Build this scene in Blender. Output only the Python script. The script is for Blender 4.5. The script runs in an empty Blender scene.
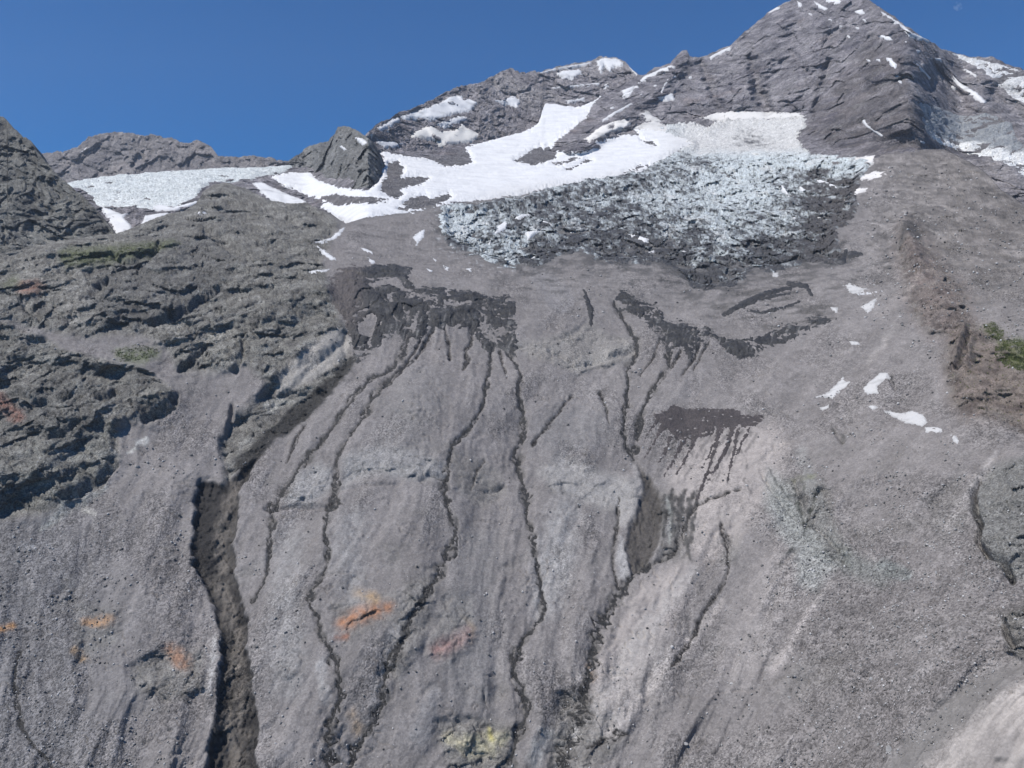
import bpy, math
from mathutils import Vector
import numpy as np
R = math.radians
scene = bpy.context.scene
C = scene.collection
F = 804.0                      # camera focal length in image pixels, turns pixels into rays
rng = np.random.default_rng(7)

# ------------------------------------------------------------------ noise
_perm = np.random.default_rng(11).permutation(1024).astype(np.int32)
_perm = np.concatenate([_perm, _perm])
_ang = np.random.default_rng(12).random(1024) * 2 * np.pi
_gx, _gy = np.cos(_ang).astype(np.float32), np.sin(_ang).astype(np.float32)

def gn(x, y, seed=0):
    """2D gradient noise, about -1..1"""
    x = np.asarray(x, np.float32) + seed * 37.17; y = np.asarray(y, np.float32) + seed * 91.73
    xi = np.floor(x).astype(np.int32); yi = np.floor(y).astype(np.int32)
    xf = x - xi; yf = y - yi
    xi &= 1023; yi &= 1023
    x1 = (xi + 1) & 1023; y1 = (yi + 1) & 1023
    u = xf * xf * xf * (xf * (xf * 6 - 15) + 10); v = yf * yf * yf * (yf * (yf * 6 - 15) + 10)
    def g(ix, iy, dx, dy):
        h = _perm[(_perm[ix] + iy) & 1023]
        return _gx[h] * dx + _gy[h] * dy
    a = g(xi, yi, xf, yf); b = g(x1, yi, xf - 1, yf)
    c = g(xi, y1, xf, yf - 1); d = g(x1, y1, xf - 1, yf - 1)
    return ((a + (b - a) * u) * (1 - v) + (c + (d - c) * u) * v) * 1.5

def fbm(x, y, octs=4, seed=0, gain=.5, lac=2.03):
    s = 0; a = 1.0; n = 0; f = 1.0
    for i in range(octs):
        s = s + a * gn(x * f, y * f, seed + i * 3.7); n += a; a *= gain; f *= lac
    return s / n

def ridged(x, y, octs=5, seed=0, gain=.55, lac=2.07):
    s = 0; a = 1.0; n = 0; f = 1.0; w = 1.0
    for i in range(octs):
        r = 1 - np.minimum(np.abs(gn(x * f, y * f, seed + i * 5.3)) * 1.5, 1); r = r * r
        s = s + a * r * w; n += a; w = np.clip(r * 1.6, .25, 1); a *= gain; f *= lac
    return s / n * 2 - .75

def cells(x, y, seed=0):
    """F1, F2 distances and a random value per cell (jittered grid)"""
    x = np.asarray(x, np.float32); y = np.asarray(y, np.float32)
    xi = np.floor(x).astype(np.int32); yi = np.floor(y).astype(np.int32)
    f1 = np.full(x.shape, 9., np.float32); f2 = f1.copy(); cid = np.zeros(x.shape, np.float32)
    for dx in (-1, 0, 1):
        for dy in (-1, 0, 1):
            cx = xi + dx; cy = yi + dy
            h = _perm[(_perm[(cx + seed * 17) & 1023] + cy) & 1023]
            px = cx + .5 + .42 * _gx[h]; py = cy + .5 + .42 * _gy[h]
            d = np.hypot(px - x, py - y)
            new = d < f1
            f2 = np.where(new, f1, np.minimum(f2, d)); f1 = np.where(new, d, f1)
            cid = np.where(new, h / 1024., cid)
    return f1, f2, cid

def facets(x, y, seed=0, tilt=1.0):
    """blocky broken rock: every cell is a tilted plane with its own height"""
    x = np.asarray(x, np.float32); y = np.asarray(y, np.float32)
    xi = np.floor(x).astype(np.int32); yi = np.floor(y).astype(np.int32)
    f1 = np.full(x.shape, 9., np.float32); h1 = np.zeros(x.shape, np.float32)
    for dx in (-1, 0, 1):
        for dy in (-1, 0, 1):
            cx = xi + dx; cy = yi + dy
            h = _perm[(_perm[(cx + seed * 29) & 1023] + cy) & 1023]; g = _perm[h + 311]
            ox = x - (cx + .5 + .42 * _gx[h]); oy = y - (cy + .5 + .42 * _gy[h])
            d = np.hypot(ox, oy); new = d < f1
            f1 = np.where(new, d, f1); h1 = np.where(new, (h / 1024. - .5) + tilt * (_gx[g] * ox + _gy[g] * oy), h1)
    return h1

def rockform(a, b, sc, seed):
    """bedrock relief, about -1..1, with blocks from sc down to sc/12"""
    h = .9 * fbm(a / sc / 1.5, b / sc / 1.5, 3, seed) + .55 * facets(a / sc, b / sc, seed, .8) + .32 * facets(a / sc * 2.6, b / sc * 2.6, seed + 3, .9) + .09 * facets(a / sc * 6.3, b / sc * 6.3, seed + 5, .9) + .10 * fbm(a / sc * 5, b / sc * 5, 3, seed + 7, .5)
    c = np.abs(gn(a / sc * .8, b / sc * .8, seed + 9))
    return h - .5 * ss(.10, .0, c)

def ss(a, b, x):
    t = np.clip((x - a) / (b - a), 0, 1); return t * t * (3 - 2 * t)

# ------------------------------------------------------------------ outlines (traced in image pixels u, v)
def poly_sd(poly, u, v, pad=12):
    """signed distance to a closed outline, positive inside (clipped to -pad outside its box)"""
    p = np.asarray(poly, np.float32); sh = np.shape(u)
    u = np.ravel(u); v = np.ravel(v)
    out = np.full(u.shape, -float(pad), np.float32)
    k = np.nonzero((u > p[:, 0].min() - pad) & (u < p[:, 0].max() + pad) & (v > p[:, 1].min() - pad) & (v < p[:, 1].max() + pad))[0]
    if len(k):
        x = u[k].astype(np.float32); y = v[k].astype(np.float32)
        d2 = np.full(x.shape, 1e9, np.float32); ins = np.zeros(x.shape, bool)
        for i in range(len(p)):
            ax, ay = p[i - 1]; bx, by = p[i]
            ex, ey = bx - ax, by - ay
            t = np.clip(((x - ax) * ex + (y - ay) * ey) / (ex * ex + ey * ey + 1e-9), 0, 1)
            d2 = np.minimum(d2, (x - ax - t * ex) ** 2 + (y - ay - t * ey) ** 2)
            if ay != by:
                ins ^= ((ay > y) != (by > y)) & (x < (bx - ax) * (y - ay) / (by - ay) + ax)
        d = np.sqrt(d2)
        out[k] = np.maximum(np.where(ins, d, -d), -pad)
    return out.reshape(sh)

def line_sd(line, u, v, pad=12):
    """width - distance to a path of (u, v, half width)"""
    p = np.asarray(line, np.float32); sh = np.shape(u)
    u = np.ravel(u); v = np.ravel(v)
    out = np.full(u.shape, -float(pad), np.float32)
    q = pad + p[:, 2].max()
    k = np.nonzero((u > p[:, 0].min() - q) & (u < p[:, 0].max() + q) & (v > p[:, 1].min() - q) & (v < p[:, 1].max() + q))[0]
    if len(k):
        x = u[k].astype(np.float32); y = v[k].astype(np.float32); best = np.full(x.shape, -float(pad), np.float32)
        for i in range(len(p) - 1):
            ax, ay, aw = p[i]; bx, by, bw = p[i + 1]
            ex, ey = bx - ax, by - ay
            t = np.clip(((x - ax) * ex + (y - ay) * ey) / (ex * ex + ey * ey + 1e-9), 0, 1)
            d = np.hypot(x - ax - t * ex, y - ay - t * ey)
            best = np.maximum(best, aw + (bw - aw) * t - d)
        out[k] = best
    return out.reshape(sh)

def path_coords(line, u, v, pad=10):
    """signed offset from a path, distance along it and its half width there (far away: offset 99)"""
    p = np.asarray(line, np.float32); sh = np.shape(u)
    u = np.ravel(u); v = np.ravel(v)
    D = np.full(u.shape, 99., np.float32); T = np.zeros(u.shape, np.float32); Wd = np.ones(u.shape, np.float32)
    q = pad + p[:, 2].max()
    k = np.nonzero((u > p[:, 0].min() - q) & (u < p[:, 0].max() + q) & (v > p[:, 1].min() - q) & (v < p[:, 1].max() + q))[0]
    if len(k):
        x = u[k].astype(np.float32); y = v[k].astype(np.float32); best = np.full(x.shape, 99., np.float32); sg = best.copy(); tt = np.zeros(x.shape, np.float32); ww = tt + 1; acc = 0.
        for i in range(len(p) - 1):
            ax, ay, aw = p[i]; bx, by, bw = p[i + 1]
            ex, ey = bx - ax, by - ay; l2 = ex * ex + ey * ey + 1e-9; l = math.sqrt(l2)
            t = np.clip(((x - ax) * ex + (y - ay) * ey) / l2, 0, 1)
            d = np.hypot(x - ax - t * ex, y - ay - t * ey); n = d < best
            best = np.where(n, d, best); sg = np.where(n, np.where((x - ax) * ey - (y - ay) * ex > 0, d, -d), sg)
            tt = np.where(n, acc + t * l, tt); ww = np.where(n, aw + (bw - aw) * t, ww); acc += l
        D[k] = sg; T[k] = tt; Wd[k] = ww
    return D.reshape(sh), T.reshape(sh), Wd.reshape(sh)

def curve(pts, jag=0):
    p = np.asarray(pts, float)
    def f(u):
        y = np.interp(u, p[:, 0], p[:, 1])
        if jag: y = y + jag * (1.3 * gn(u / 11., np.zeros_like(u), 901) + .9 * gn(u / 4.3, np.zeros_like(u), 902) + .5 * gn(u / 1.9, np.zeros_like(u), 903)).astype(float)
        return y
    return f

# ------------------------------------------------------------------ lie of the land: slope table integrated outwards from the viewpoint
SU = [-200, 60, 200, 330, 470, 620, 760, 880, 960, 1220]
SV = [930, 700, 520, 430, 340, 290, 230, 180, 140, 100, 40, -40]
ST = [[.60, .60, .62, .66, .68, .66, .62, .58, .55, .55],
      [.62, .62, .66, .70, .70, .68, .64, .60, .58, .56],
      [.75, .78, .72, .72, .72, .70, .66, .62, .60, .58],
      [.95, .95, .80, .76, .72, .70, .66, .62, .62, .60],
      [.80, .80, .85, .80, .70, .68, .62, .58, .60, .60],
      [.60, .60, .65, .60, .50, .50, .50, .55, .55, .50],
      [.50, .50, .50, .45, .42, .42, .44, .48, .50, .46],
      [.48, .48, .48, .46, .44, .46, .46, .52, .55, .52],
      [.55, .55, .55, .52, .52, .54, .60, .70, .75, .60],
      [.75, .75, .75, .75, .75, .75, .85, .85, .85, .75],
      [.95] * 10, [1.0] * 10]
SD0 = [480, 500, 510, 520, 530, 530, 500, 440, 390, 320]
GU = np.arange(-240, 1264, 8.0); GV = np.arange(930, -41, -2.0)
def _table():
    st = np.array(ST)[::-1]; sv = np.array(SV)[::-1]
    rows = np.array([np.interp(GU, SU, r) for r in st])
    full = np.array([np.interp(GV, sv, rows[:, j]) for j in range(len(GU))]).T
    def blur(a, n, ax):
        k = np.hanning(2 * n + 3)[1:-1]; k /= k.sum()
        ap = np.pad(a, [(n, n) if i == ax else (0, 0) for i in range(2)], mode='edge')
        return np.apply_along_axis(lambda r: np.convolve(r, k, 'valid'), ax, ap)
    full = blur(blur(full, 10, 0), 10, 1)
    d0 = np.interp(GU, SU, SD0); k = np.hanning(31)[1:-1]; k /= k.sum()
    d0 = np.convolve(np.pad(d0, 14, mode='edge'), k, 'valid')
    t = (384 - GV) / F
    ln = np.zeros_like(full); ln[0] = np.log(d0)
    dt = t[1] - t[0]
    for i in range(1, len(GV)):
        s = .5 * (full[i] + full[i - 1]); tm = .5 * (t[i] + t[i - 1])
        ln[i] = ln[i - 1] + dt / np.maximum(s - tm, .12)
    return ln
LN = _table()
def yland(u, v):
    x = np.clip((u - GU[0]) / 8.0, 0, len(GU) - 1.001); y = np.clip((930 - v) / 2.0, 0, len(GV) - 1.001)
    xi = x.astype(int); yi = y.astype(int); xf = x - xi; yf = y - yi
    a = LN[yi, xi] * (1 - xf) + LN[yi, xi + 1] * xf; b = LN[yi + 1, xi] * (1 - xf) + LN[yi + 1, xi + 1] * xf
    return np.exp(a * (1 - yf) + b * yf)

def to_world(u, v, Y):
    return np.stack([Y * (u - 512) / F, Y, Y * (384 - v) / F], -1)

T_top = curve([(-200, 310), (0, 257), (60, 242), (113, 234), (125, 231), (150, 221), (168, 215), (185, 212), (196, 203), (203, 191), (213, 185), (225, 183), (245, 188), (256, 193), (270, 201), (290, 204), (306, 203), (320, 210), (333, 215), (345, 224), (370, 216), (400, 211), (430, 204), (520, 195), (600, 185), (700, 170), (800, 162), (850, 158), (880, 155), (905, 151), (930, 149), (945, 149), (953, 152), (980, 168), (1000, 188), (1024, 203), (1220, 330)])
M_top = curve([(40, 190), (70, 181), (100, 177), (140, 173), (180, 170), (220, 168), (256, 167), (290, 165), (330, 163), (360, 160), (385, 152), (400, 151), (440, 149), (480, 143), (512, 135), (530, 129), (540, 122), (544, 104), (560, 105), (575, 108), (590, 103), (600, 97), (612, 91), (625, 84), (638, 76), (646, 74), (655, 68), (670, 63), (677, 55), (682, 50), (687, 50), (690, 57), (705, 56), (720, 49), (732, 44), (740, 37), (745, 32), (755, 24), (768, 12), (780, 5), (790, 0), (800, -5), (830, -9), (855, -8), (868, -1), (875, 4), (885, 11), (900, 21), (915, 32), (930, 41), (945, 50), (953, 53), (975, 57), (990, 57), (1000, 61), (1024, 70), (1220, 140)], 0.9)
K_top = curve([(-200, 95), (-60, 108), (-20, 112), (0, 117), (4, 117), (7, 120), (8, 127), (15, 129), (22, 136), (30, 140), (35, 146), (37, 151), (42, 157), (48, 164), (55, 172), (60, 178), (65, 180), (75, 190), (90, 203), (100, 213), (108, 224), (115, 234), (140, 262)], 1)
F_top = curve([(-100, 170), (0, 158), (40, 153), (62, 151), (80, 146), (88, 137), (100, 133), (118, 132), (135, 133), (145, 136), (150, 134), (158, 134), (163, 138), (175, 138), (183, 142), (190, 143), (197, 139), (205, 143), (213, 150), (218, 156), (230, 157), (240, 156), (256, 156), (268, 157), (280, 160), (340, 166)], 1)
H_top = curve([(345, 165), (358, 148), (366, 134), (370, 129), (385, 120), (400, 113), (415, 106), (425, 102), (440, 95), (455, 88), (470, 84), (480, 82), (490, 77), (500, 72), (510, 68), (525, 72), (540, 71), (560, 66), (580, 62), (590, 61), (597, 57), (605, 57), (618, 57), (625, 62), (635, 72), (648, 88), (670, 110)], 1.1)
P_top = curve([(282, 172), (290, 160), (297, 155), (305, 148), (308, 146), (320, 143), (328, 140), (335, 132), (337, 127), (345, 125), (352, 128), (362, 134), (372, 140), (378, 150), (383, 160), (388, 172)], 0.9)
P_bot = curve([(282, 172), (290, 175), (310, 176), (325, 183), (340, 188), (368, 193), (378, 185), (388, 172)])

H_ref = curve([(346, 165), (400, 151), (480, 143), (540, 128), (600, 112), (668, 95)])
def y_mountain(u, v):
    return yland(u, v) * (1 + .3 * (1 - ss(300, 372, u)) + .25 * ss(905, 965, u))
def planar(yb, vb, v, s):
    tb = (384 - vb) / F; t = (384 - v) / F
    return yb * (s - tb) / (s - t)

# ------------------------------------------------------------------ traced zones of rock, soil and water
ROCK_A = [(-260, 330), (0, 250), (60, 238), (113, 230), (150, 216), (195, 195), (225, 178), (256, 188), (310, 198), (340, 222), (322, 262), (332, 300), (345, 328), (338, 352), (306, 378), (278, 388), (256, 374), (245, 365), (215, 374), (180, 373), (168, 352), (150, 340), (120, 335), (90, 340), (40, 330), (0, 322), (-260, 400)]
ROCK_B = [(-260, 380), (0, 325), (40, 338), (70, 355), (100, 362), (140, 372), (172, 392), (178, 405), (165, 419), (150, 426), (128, 425), (119, 432), (119, 462), (110, 477), (75, 500), (42, 516), (0, 521), (-260, 600)]
ROCK_C = [(256, 398), (285, 368), (330, 350), (346, 330), (352, 365), (340, 384), (305, 424), (270, 440), (256, 456), (240, 466), (225, 482), (220, 440), (238, 412)]
ROCK_D = [(985, 470), (968, 484), (970, 505), (978, 522), (980, 540), (990, 556), (1005, 570), (1060, 600), (1220, 660), (1220, 430), (1040, 455)]
ROCK_E = [(905, 226), (918, 232), (930, 250), (945, 270), (965, 290), (970, 320), (960, 335), (935, 340), (915, 320), (905, 290), (897, 250)]
ROCK_F = [(950, 330), (968, 322), (990, 330), (1024, 360), (1220, 480), (1220, 560), (1040, 440), (1005, 425), (970, 420), (950, 400), (945, 370)]
ROCK_G = [(760, 470), (785, 478), (810, 474), (830, 490), (835, 520), (850, 548), (850, 570), (820, 560), (795, 540), (775, 510)]
ROCK_H = [(514, 345), (548, 338), (572, 333), (590, 320), (600, 330), (640, 342), (636, 362), (600, 368), (575, 375), (558, 368), (530, 360)]
ROCK_I = [(1000, 612), (1030, 600), (1220, 640), (1220, 720), (1040, 670), (1008, 652)]
ROCK_J = [(540, 478), (575, 470), (610, 474), (640, 486), (634, 512), (610, 516), (580, 508), (550, 500)]
ROCK_K = [(448, 462), (470, 470), (500, 478), (505, 500), (480, 516), (455, 505)]
SLAB = [(338, 328), (352, 340), (346, 352), (310, 378), (275, 390), (282, 372), (300, 356), (318, 342)]
PALE_LEDGE = [(283, 501), (298, 478), (321, 470), (333, 480), (330, 499), (313, 510), (292, 509)]
PALE_BAND = [(343, 470), (380, 462), (420, 468), (446, 478), (446, 494), (415, 496), (380, 488), (345, 500)]
PALE_FAN = [(536, 478), (560, 462), (600, 474), (636, 480), (634, 505), (600, 512), (560, 500)]
PALE_PINK = [(668, 470), (700, 432), (745, 430), (772, 420), (790, 440), (770, 490), (735, 540), (700, 570), (660, 640), (610, 720), (590, 700), (600, 650), (640, 585), (690, 560)]
PALE_LIP = [(632, 458), (640, 470), (644, 491), (636, 505), (634, 521), (625, 530), (616, 528), (620, 508), (634, 495), (636, 475)]
PALE_TONGUE = [(620, 539), (624, 545), (630, 578), (628, 584), (619, 582), (616, 565)]
PALE_CORNER = [(1220, 640), (1060, 665), (1020, 690), (985, 712), (955, 740), (915, 790), (880, 930), (1220, 930)]
DUSK_CORNER = [(1220, 600), (1024, 662), (960, 690), (915, 735), (870, 790), (840, 930), (885, 930), (920, 785), (960, 735), (1020, 688), (1220, 640)]
GULLY = [(198, 483), (212, 481), (226, 482), (242, 466), (258, 456), (252, 470), (241, 490), (238, 520), (235, 550), (235, 578), (243, 592), (245, 612), (248, 640), (250, 660), (252, 690), (257, 715), (259, 768), (262, 930), (190, 930), (203, 768), (208, 745), (216, 718), (219, 703), (217, 688), (221, 660), (220, 640), (217, 620), (212, 605), (205, 592), (199, 578), (194, 562), (191, 545), (193, 520), (195, 500)]
BASIN = [(637, 461), (650, 476), (662, 497), (663, 524), (660, 546), (652, 560), (642, 571), (632, 580), (628, 566), (625, 548), (628, 529), (635, 518), (638, 503), (644, 493)]
STREAMS = {
 'B': [(409, 334, 3), (400, 362, 5), (385, 380, 3), (373, 384, 3), (351, 411, 3.2), (338, 431, 3), (328, 444, 2.5), (313, 459, 2.5), (298, 474, 2.5), (291, 484, 2.2), (278, 501, 2.5), (272, 511, 3.2), (273, 534, 2.6), (270, 559, 2.6), (268, 576, 2.2), (262, 590, 1.6), (254, 604, 1.5)],
 'C': [(409, 366, 2), (398, 380, 3), (386, 393, 3.5), (373, 409, 3.5), (368, 424, 2.6), (361, 436, 2), (351, 449, 2), (342, 459, 2.4), (338, 466, 2), (337, 479, 2.5), (337, 495, 5), (334, 515, 7), (328, 534, 3.5), (326, 544, 3), (328, 559, 2.4), (330, 576, 2), (327, 588, 2.6), (313, 601, 3.6), (313, 618, 3.6), (318, 631, 4.2), (321, 648, 4), (331, 666, 5), (338, 686, 4.5), (342, 706, 5), (334, 718, 7), (331, 738, 8), (330, 768, 5), (328, 930, 6)],
 'D': [(472, 326, 2), (471, 342, 1.6), (466, 350, 1.8), (468, 365, 1.2), (463, 378, 2)],
 'E': [(492, 340, 3), (490, 370, 2.4), (487, 388, 1.6), (483, 416, 1.3), (473, 436, 1.6), (463, 449, 2.2), (453, 459, 2.4), (449, 474, 2.4), (446, 489, 4), (443, 506, 5), (447, 520, 2.4), (453, 534, 2.2), (456, 549, 3.4), (450, 564, 5), (443, 576, 4.5), (435, 596, 4), (428, 608, 4.5), (418, 626, 4), (411, 636, 3.2), (406, 648, 3), (401, 663, 4), (390, 676, 5), (385, 693, 5), (383, 711, 3.5), (371, 731, 3), (356, 751, 3), (346, 775, 3), (320, 930, 3)],
 'F': [(507, 338, 3.5), (512, 358, 2), (521, 380, 2), (518, 401, 1.8), (523, 419, 2.4), (522, 441, 3.4), (517, 459, 5), (518, 471, 4), (522, 491, 2.6), (527, 509, 3.4), (526, 524, 3.2), (532, 539, 3.4), (534, 559, 2.8), (538, 576, 2), (539, 593, 2), (543, 613, 3.5), (541, 628, 3.5), (529, 640, 4), (517, 656, 4.5), (512, 676, 4), (519, 693, 3.2), (528, 708, 3.2), (524, 726, 3), (517, 741, 4), (510, 770, 6), (500, 930, 6)],
 'G': [(613, 303, 3), (619, 311, 3), (628, 326, 2.6), (637, 340, 2.6), (637, 355, 2.8), (629, 366, 3), (628, 388, 2.4), (626, 409, 3), (623, 429, 3), (626, 446, 3), (634, 458, 3)],
 'G2': [(644, 568, 6), (632, 581, 7), (620, 596, 6), (609, 616, 7), (599, 633, 7), (594, 648, 7.5), (594, 664, 6), (588, 681, 9), (583, 697, 10), (577, 712, 9), (577, 726, 10), (570, 746, 10), (557, 770, 11), (530, 930, 12)],
 'H': [(666, 338, 3), (669, 366, 1.5), (658, 382, 2.4), (648, 399, 3), (642, 411, 3), (637, 434, 3.6), (635, 447, 3.6)],
 'I': [(740, 488, 1.2), (716, 497, 1), (697, 506, 2.4), (688, 520, 2.6), (681, 536, 2.6), (674, 556, 2.4), (662, 562, 2), (647, 569, 2.5)],
 'J': [(619, 500, .8), (617, 530, 1.6), (613, 556, 2.6), (614, 576, 1.5), (619, 593, 1.8)],
 'K': [(722, 524, 2), (726, 540, 6), (728, 556, 3.5), (729, 569, 1.5), (727, 577, 1.2), (719, 591, 1.6), (707, 606, 1.8), (697, 626, 2.2), (684, 648, 2), (672, 666, 1.4)],
 'L': [(20, 650, 1.2), (15, 668, 1.5), (14, 686, 2), (18, 706, 2.2), (22, 728, 2), (35, 748, 1.6), (48, 762, 1.2), (75, 790, 1)],
 'M': [(444, 327, .8), (449, 345, 1), (450, 365, .8)],
 'T1': [(421, 340, .8), (405, 372, .7), (392, 392, .4)], 'T2': [(682, 352, 1), (672, 368, .9), (660, 385, .4)], 'T3': [(700, 345, 1), (693, 362, 1.2), (682, 378, .5)], 'T4': [(708, 344, 1), (700, 358, .9), (694, 372, .4)], 'T5': [(660, 340, 1), (652, 360, .8), (640, 375, .5)], 'T6': [(500, 350, 1.2), (503, 366, 1), (507, 385, .5)], 'T7': [(433, 330, 1), (425, 345, 1.2), (415, 362, .6)], 'T8': [(572, 400, .8), (560, 415, 1.2), (545, 434, 1.4), (532, 450, 1.6)], 'T9': [(600, 395, 2), (606, 410, 1.2), (609, 425, .5)], 'TA': [(484, 470, .7), (476, 482, .9), (470, 500, .5)], 'TB': [(306, 430, 1.6), (297, 445, 1.4), (287, 465, .7)],
 'N': [(630, 735, 2), (600, 741, 5), (588, 748, 4)],
}
SEEP = [(674, 405), (687, 409), (712, 408), (737, 409), (744, 415), (762, 415), (764, 419), (752, 428), (737, 426), (719, 425), (707, 433), (692, 437), (674, 436), (668, 428), (656, 433), (661, 423), (653, 415), (667, 409)]
SEEP_RAYS = [[(672, 434, 2.4), (666, 448, 1.6), (659, 461, .8)], [(686, 434, 2.6), (675, 455, 1.8), (664, 476, .8)], [(696, 434, 2.2), (686, 456, 1.4), (676, 474, .7)],
             [(719, 424, 3), (715, 446, 2.2), (709, 468, 1.8), (697, 501, 1)], [(733, 426, 3), (722, 455, 2), (707, 484, .9)], [(738, 430, 2.2), (733, 452, 1.6), (727, 482, .8)],
             [(722, 410 + 16, 2), (712, 445, 1), (702, 468, .7)], [(660, 416, 2.2), (651, 428, 1.2), (643, 440, .7)], [(664, 424, 2), (655, 440, 1.2), (645, 456, .7)], [(752, 424, 2.4), (742, 440, 1.2), (735, 456, .6)]]
ICE_L = [(338, 271), (348, 268), (362, 270), (378, 266), (396, 266), (411, 270), (407, 281), (413, 290), (431, 291), (441, 291), (458, 294), (471, 294), (481, 297), (496, 300), (508, 296), (514, 306), (515, 330), (516, 356), (506, 351), (496, 342), (490, 352), (481, 340), (473, 328), (466, 326), (456, 327), (446, 325), (438, 328), (428, 330), (416, 342), (406, 354), (401, 340), (396, 332), (384, 340), (372, 350), (358, 362), (352, 366), (352, 345), (346, 318), (336, 306), (328, 290)]
ICE_L_GAPS = [[(366, 285), (384, 279), (400, 279), (406, 288), (418, 294), (432, 297), (440, 297), (436, 303), (420, 301), (405, 294), (390, 287), (372, 291)],
              [(386, 294), (393, 293), (394, 304), (387, 305)], [(413, 318), (420, 310), (418, 325), (413, 336), (410, 330)], [(442, 302), (458, 304), (470, 299), (473, 304), (458, 310), (446, 310)],
              [(370, 330), (373, 332), (371, 345), (366, 350), (367, 340)], [(424, 312), (430, 311), (431, 322), (426, 324)], [(484, 312), (488, 318), (485, 335), (482, 326)]]
ICE_R = [(612, 305), (622, 292), (634, 300), (645, 303), (656, 306), (662, 312), (664, 321), (674, 322), (684, 321), (691, 326), (699, 330), (709, 327), (717, 337), (729, 341), (748, 340), (768, 334), (793, 322), (806, 317), (818, 316), (829, 320), (812, 328), (800, 335), (784, 340), (768, 345), (752, 356), (737, 358), (726, 349), (714, 343), (707, 350), (700, 346), (690, 360), (686, 352), (680, 346), (669, 354), (664, 346), (659, 336), (652, 330), (646, 322), (637, 314), (627, 310)]
ICE_THIN = [[(724, 314, 2), (745, 304, 3.5), (775, 292, 3), (792, 287, 2)], [(742, 306, 1.2), (770, 298, 1.6), (790, 294, 1.2)], [(744, 309, 1), (760, 313, 1.5), (785, 308, 1.6), (800, 302, .8)], [(788, 283, 2), (806, 286, 2.6), (812, 297, 1.4)], [(826, 262, 2.5), (842, 260, 3.5), (846, 252, 2)], [(850, 255, 3), (862, 254, 1.5)]]
DARK_SLOT = [(584, 291, 1), (587, 300, 2.6), (591, 310, 3), (591, 325, 1.4)]
GLACIER = [(441, 205), (470, 204), (500, 199), (520, 196), (560, 186), (600, 178), (640, 172), (668, 158), (690, 145), (672, 138), (660, 128), (690, 122), (708, 128), (725, 118), (768, 119), (806, 116), (806, 128), (798, 135), (803, 148), (812, 154), (830, 156), (858, 158), (872, 162), (862, 178), (855, 195), (858, 204), (856, 212), (848, 222), (836, 230), (838, 245), (845, 255), (838, 262), (815, 262), (795, 265), (775, 270), (755, 270), (735, 284), (705, 289), (690, 285), (675, 272), (664, 265), (655, 262), (625, 263), (600, 262), (590, 255), (578, 250), (565, 253), (550, 262), (535, 265), (520, 262), (505, 265), (495, 262), (478, 256), (465, 250), (455, 248), (442, 235), (440, 220)]
SNOWFIELD = [(272, 176), (290, 173), (309, 172), (320, 181), (335, 186), (352, 189), (368, 190), (376, 184), (381, 172), (384, 160), (377, 147), (388, 151), (405, 155), (425, 157), (445, 156), (462, 148), (480, 142), (500, 137), (512, 134), (530, 129), (538, 122), (537, 104), (545, 99), (560, 104), (575, 107), (590, 102), (600, 96), (592, 106), (586, 118), (576, 126), (566, 134), (556, 141), (552, 150), (562, 152), (580, 152), (588, 150), (599, 147), (596, 142), (610, 139), (625, 134), (640, 136), (634, 129), (655, 128), (668, 128), (690, 134), (700, 140), (680, 150), (660, 162), (640, 172), (605, 179), (570, 185), (540, 190), (520, 196), (500, 198), (480, 201), (450, 204), (430, 208), (412, 213), (395, 215), (375, 217), (360, 221), (345, 223), (335, 219), (330, 213), (320, 206), (326, 203), (318, 199), (305, 194), (295, 190), (285, 187), (277, 182)]
SNOW_HOLES = [[(388, 163), (398, 162), (404, 167), (402, 175), (397, 179), (405, 178), (418, 177), (429, 178), (420, 185), (408, 186), (400, 190), (404, 194), (398, 199), (388, 196), (381, 191), (383, 182), (387, 177)],
              [(320, 197), (335, 194), (348, 196), (370, 197), (388, 201), (375, 203), (355, 203), (340, 206), (328, 202)],
              [(402, 205), (412, 198), (425, 195), (430, 200), (438, 197), (448, 193), (452, 197), (442, 203), (430, 208), (415, 209)],
              [(382, 147), (400, 152), (420, 153), (440, 148), (455, 146), (464, 147), (470, 156), (472, 163), (460, 166), (445, 166), (436, 162), (425, 158), (405, 156), (390, 153)],
              [(515, 161), (525, 155), (535, 149), (548, 147), (557, 152), (556, 157), (545, 162), (533, 165)],
              [(566, 169), (575, 167), (588, 159), (592, 161), (580, 164), (571, 170)], [(552, 163), (566, 161), (575, 157), (580, 158), (566, 163), (556, 165)],
              [(624, 173), (640, 166), (648, 165), (636, 170)], [(641, 140), (655, 143), (656, 145), (645, 143)], [(398, 209), (412, 205), (408, 210)]]
GLACIER_W = [(60, 186), (72, 180), (100, 176), (140, 172), (180, 169), (220, 167), (256, 166), (290, 164), (296, 165), (286, 172), (272, 174), (262, 176), (250, 180), (235, 181), (215, 181), (203, 188), (195, 198), (180, 205), (165, 209), (150, 210), (135, 207), (120, 206), (105, 208), (98, 205), (90, 195), (78, 188)]
GLACIER_E = [(920, 103), (935, 106), (948, 111), (958, 116), (972, 116), (985, 113), (1000, 117), (1012, 124), (1016, 138), (1024, 146), (1080, 165), (1080, 215), (1024, 176), (1010, 166), (1000, 161), (985, 156), (965, 151), (955, 148), (945, 146), (935, 140), (925, 128)]
GLACIER_EU = [(953, 53), (965, 56), (980, 60), (1000, 64), (1024, 72), (1200, 135), (1200, 165), (1060, 118), (1024, 104), (1015, 100), (1006, 91), (999, 84), (990, 76), (980, 69), (965, 61)]

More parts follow.
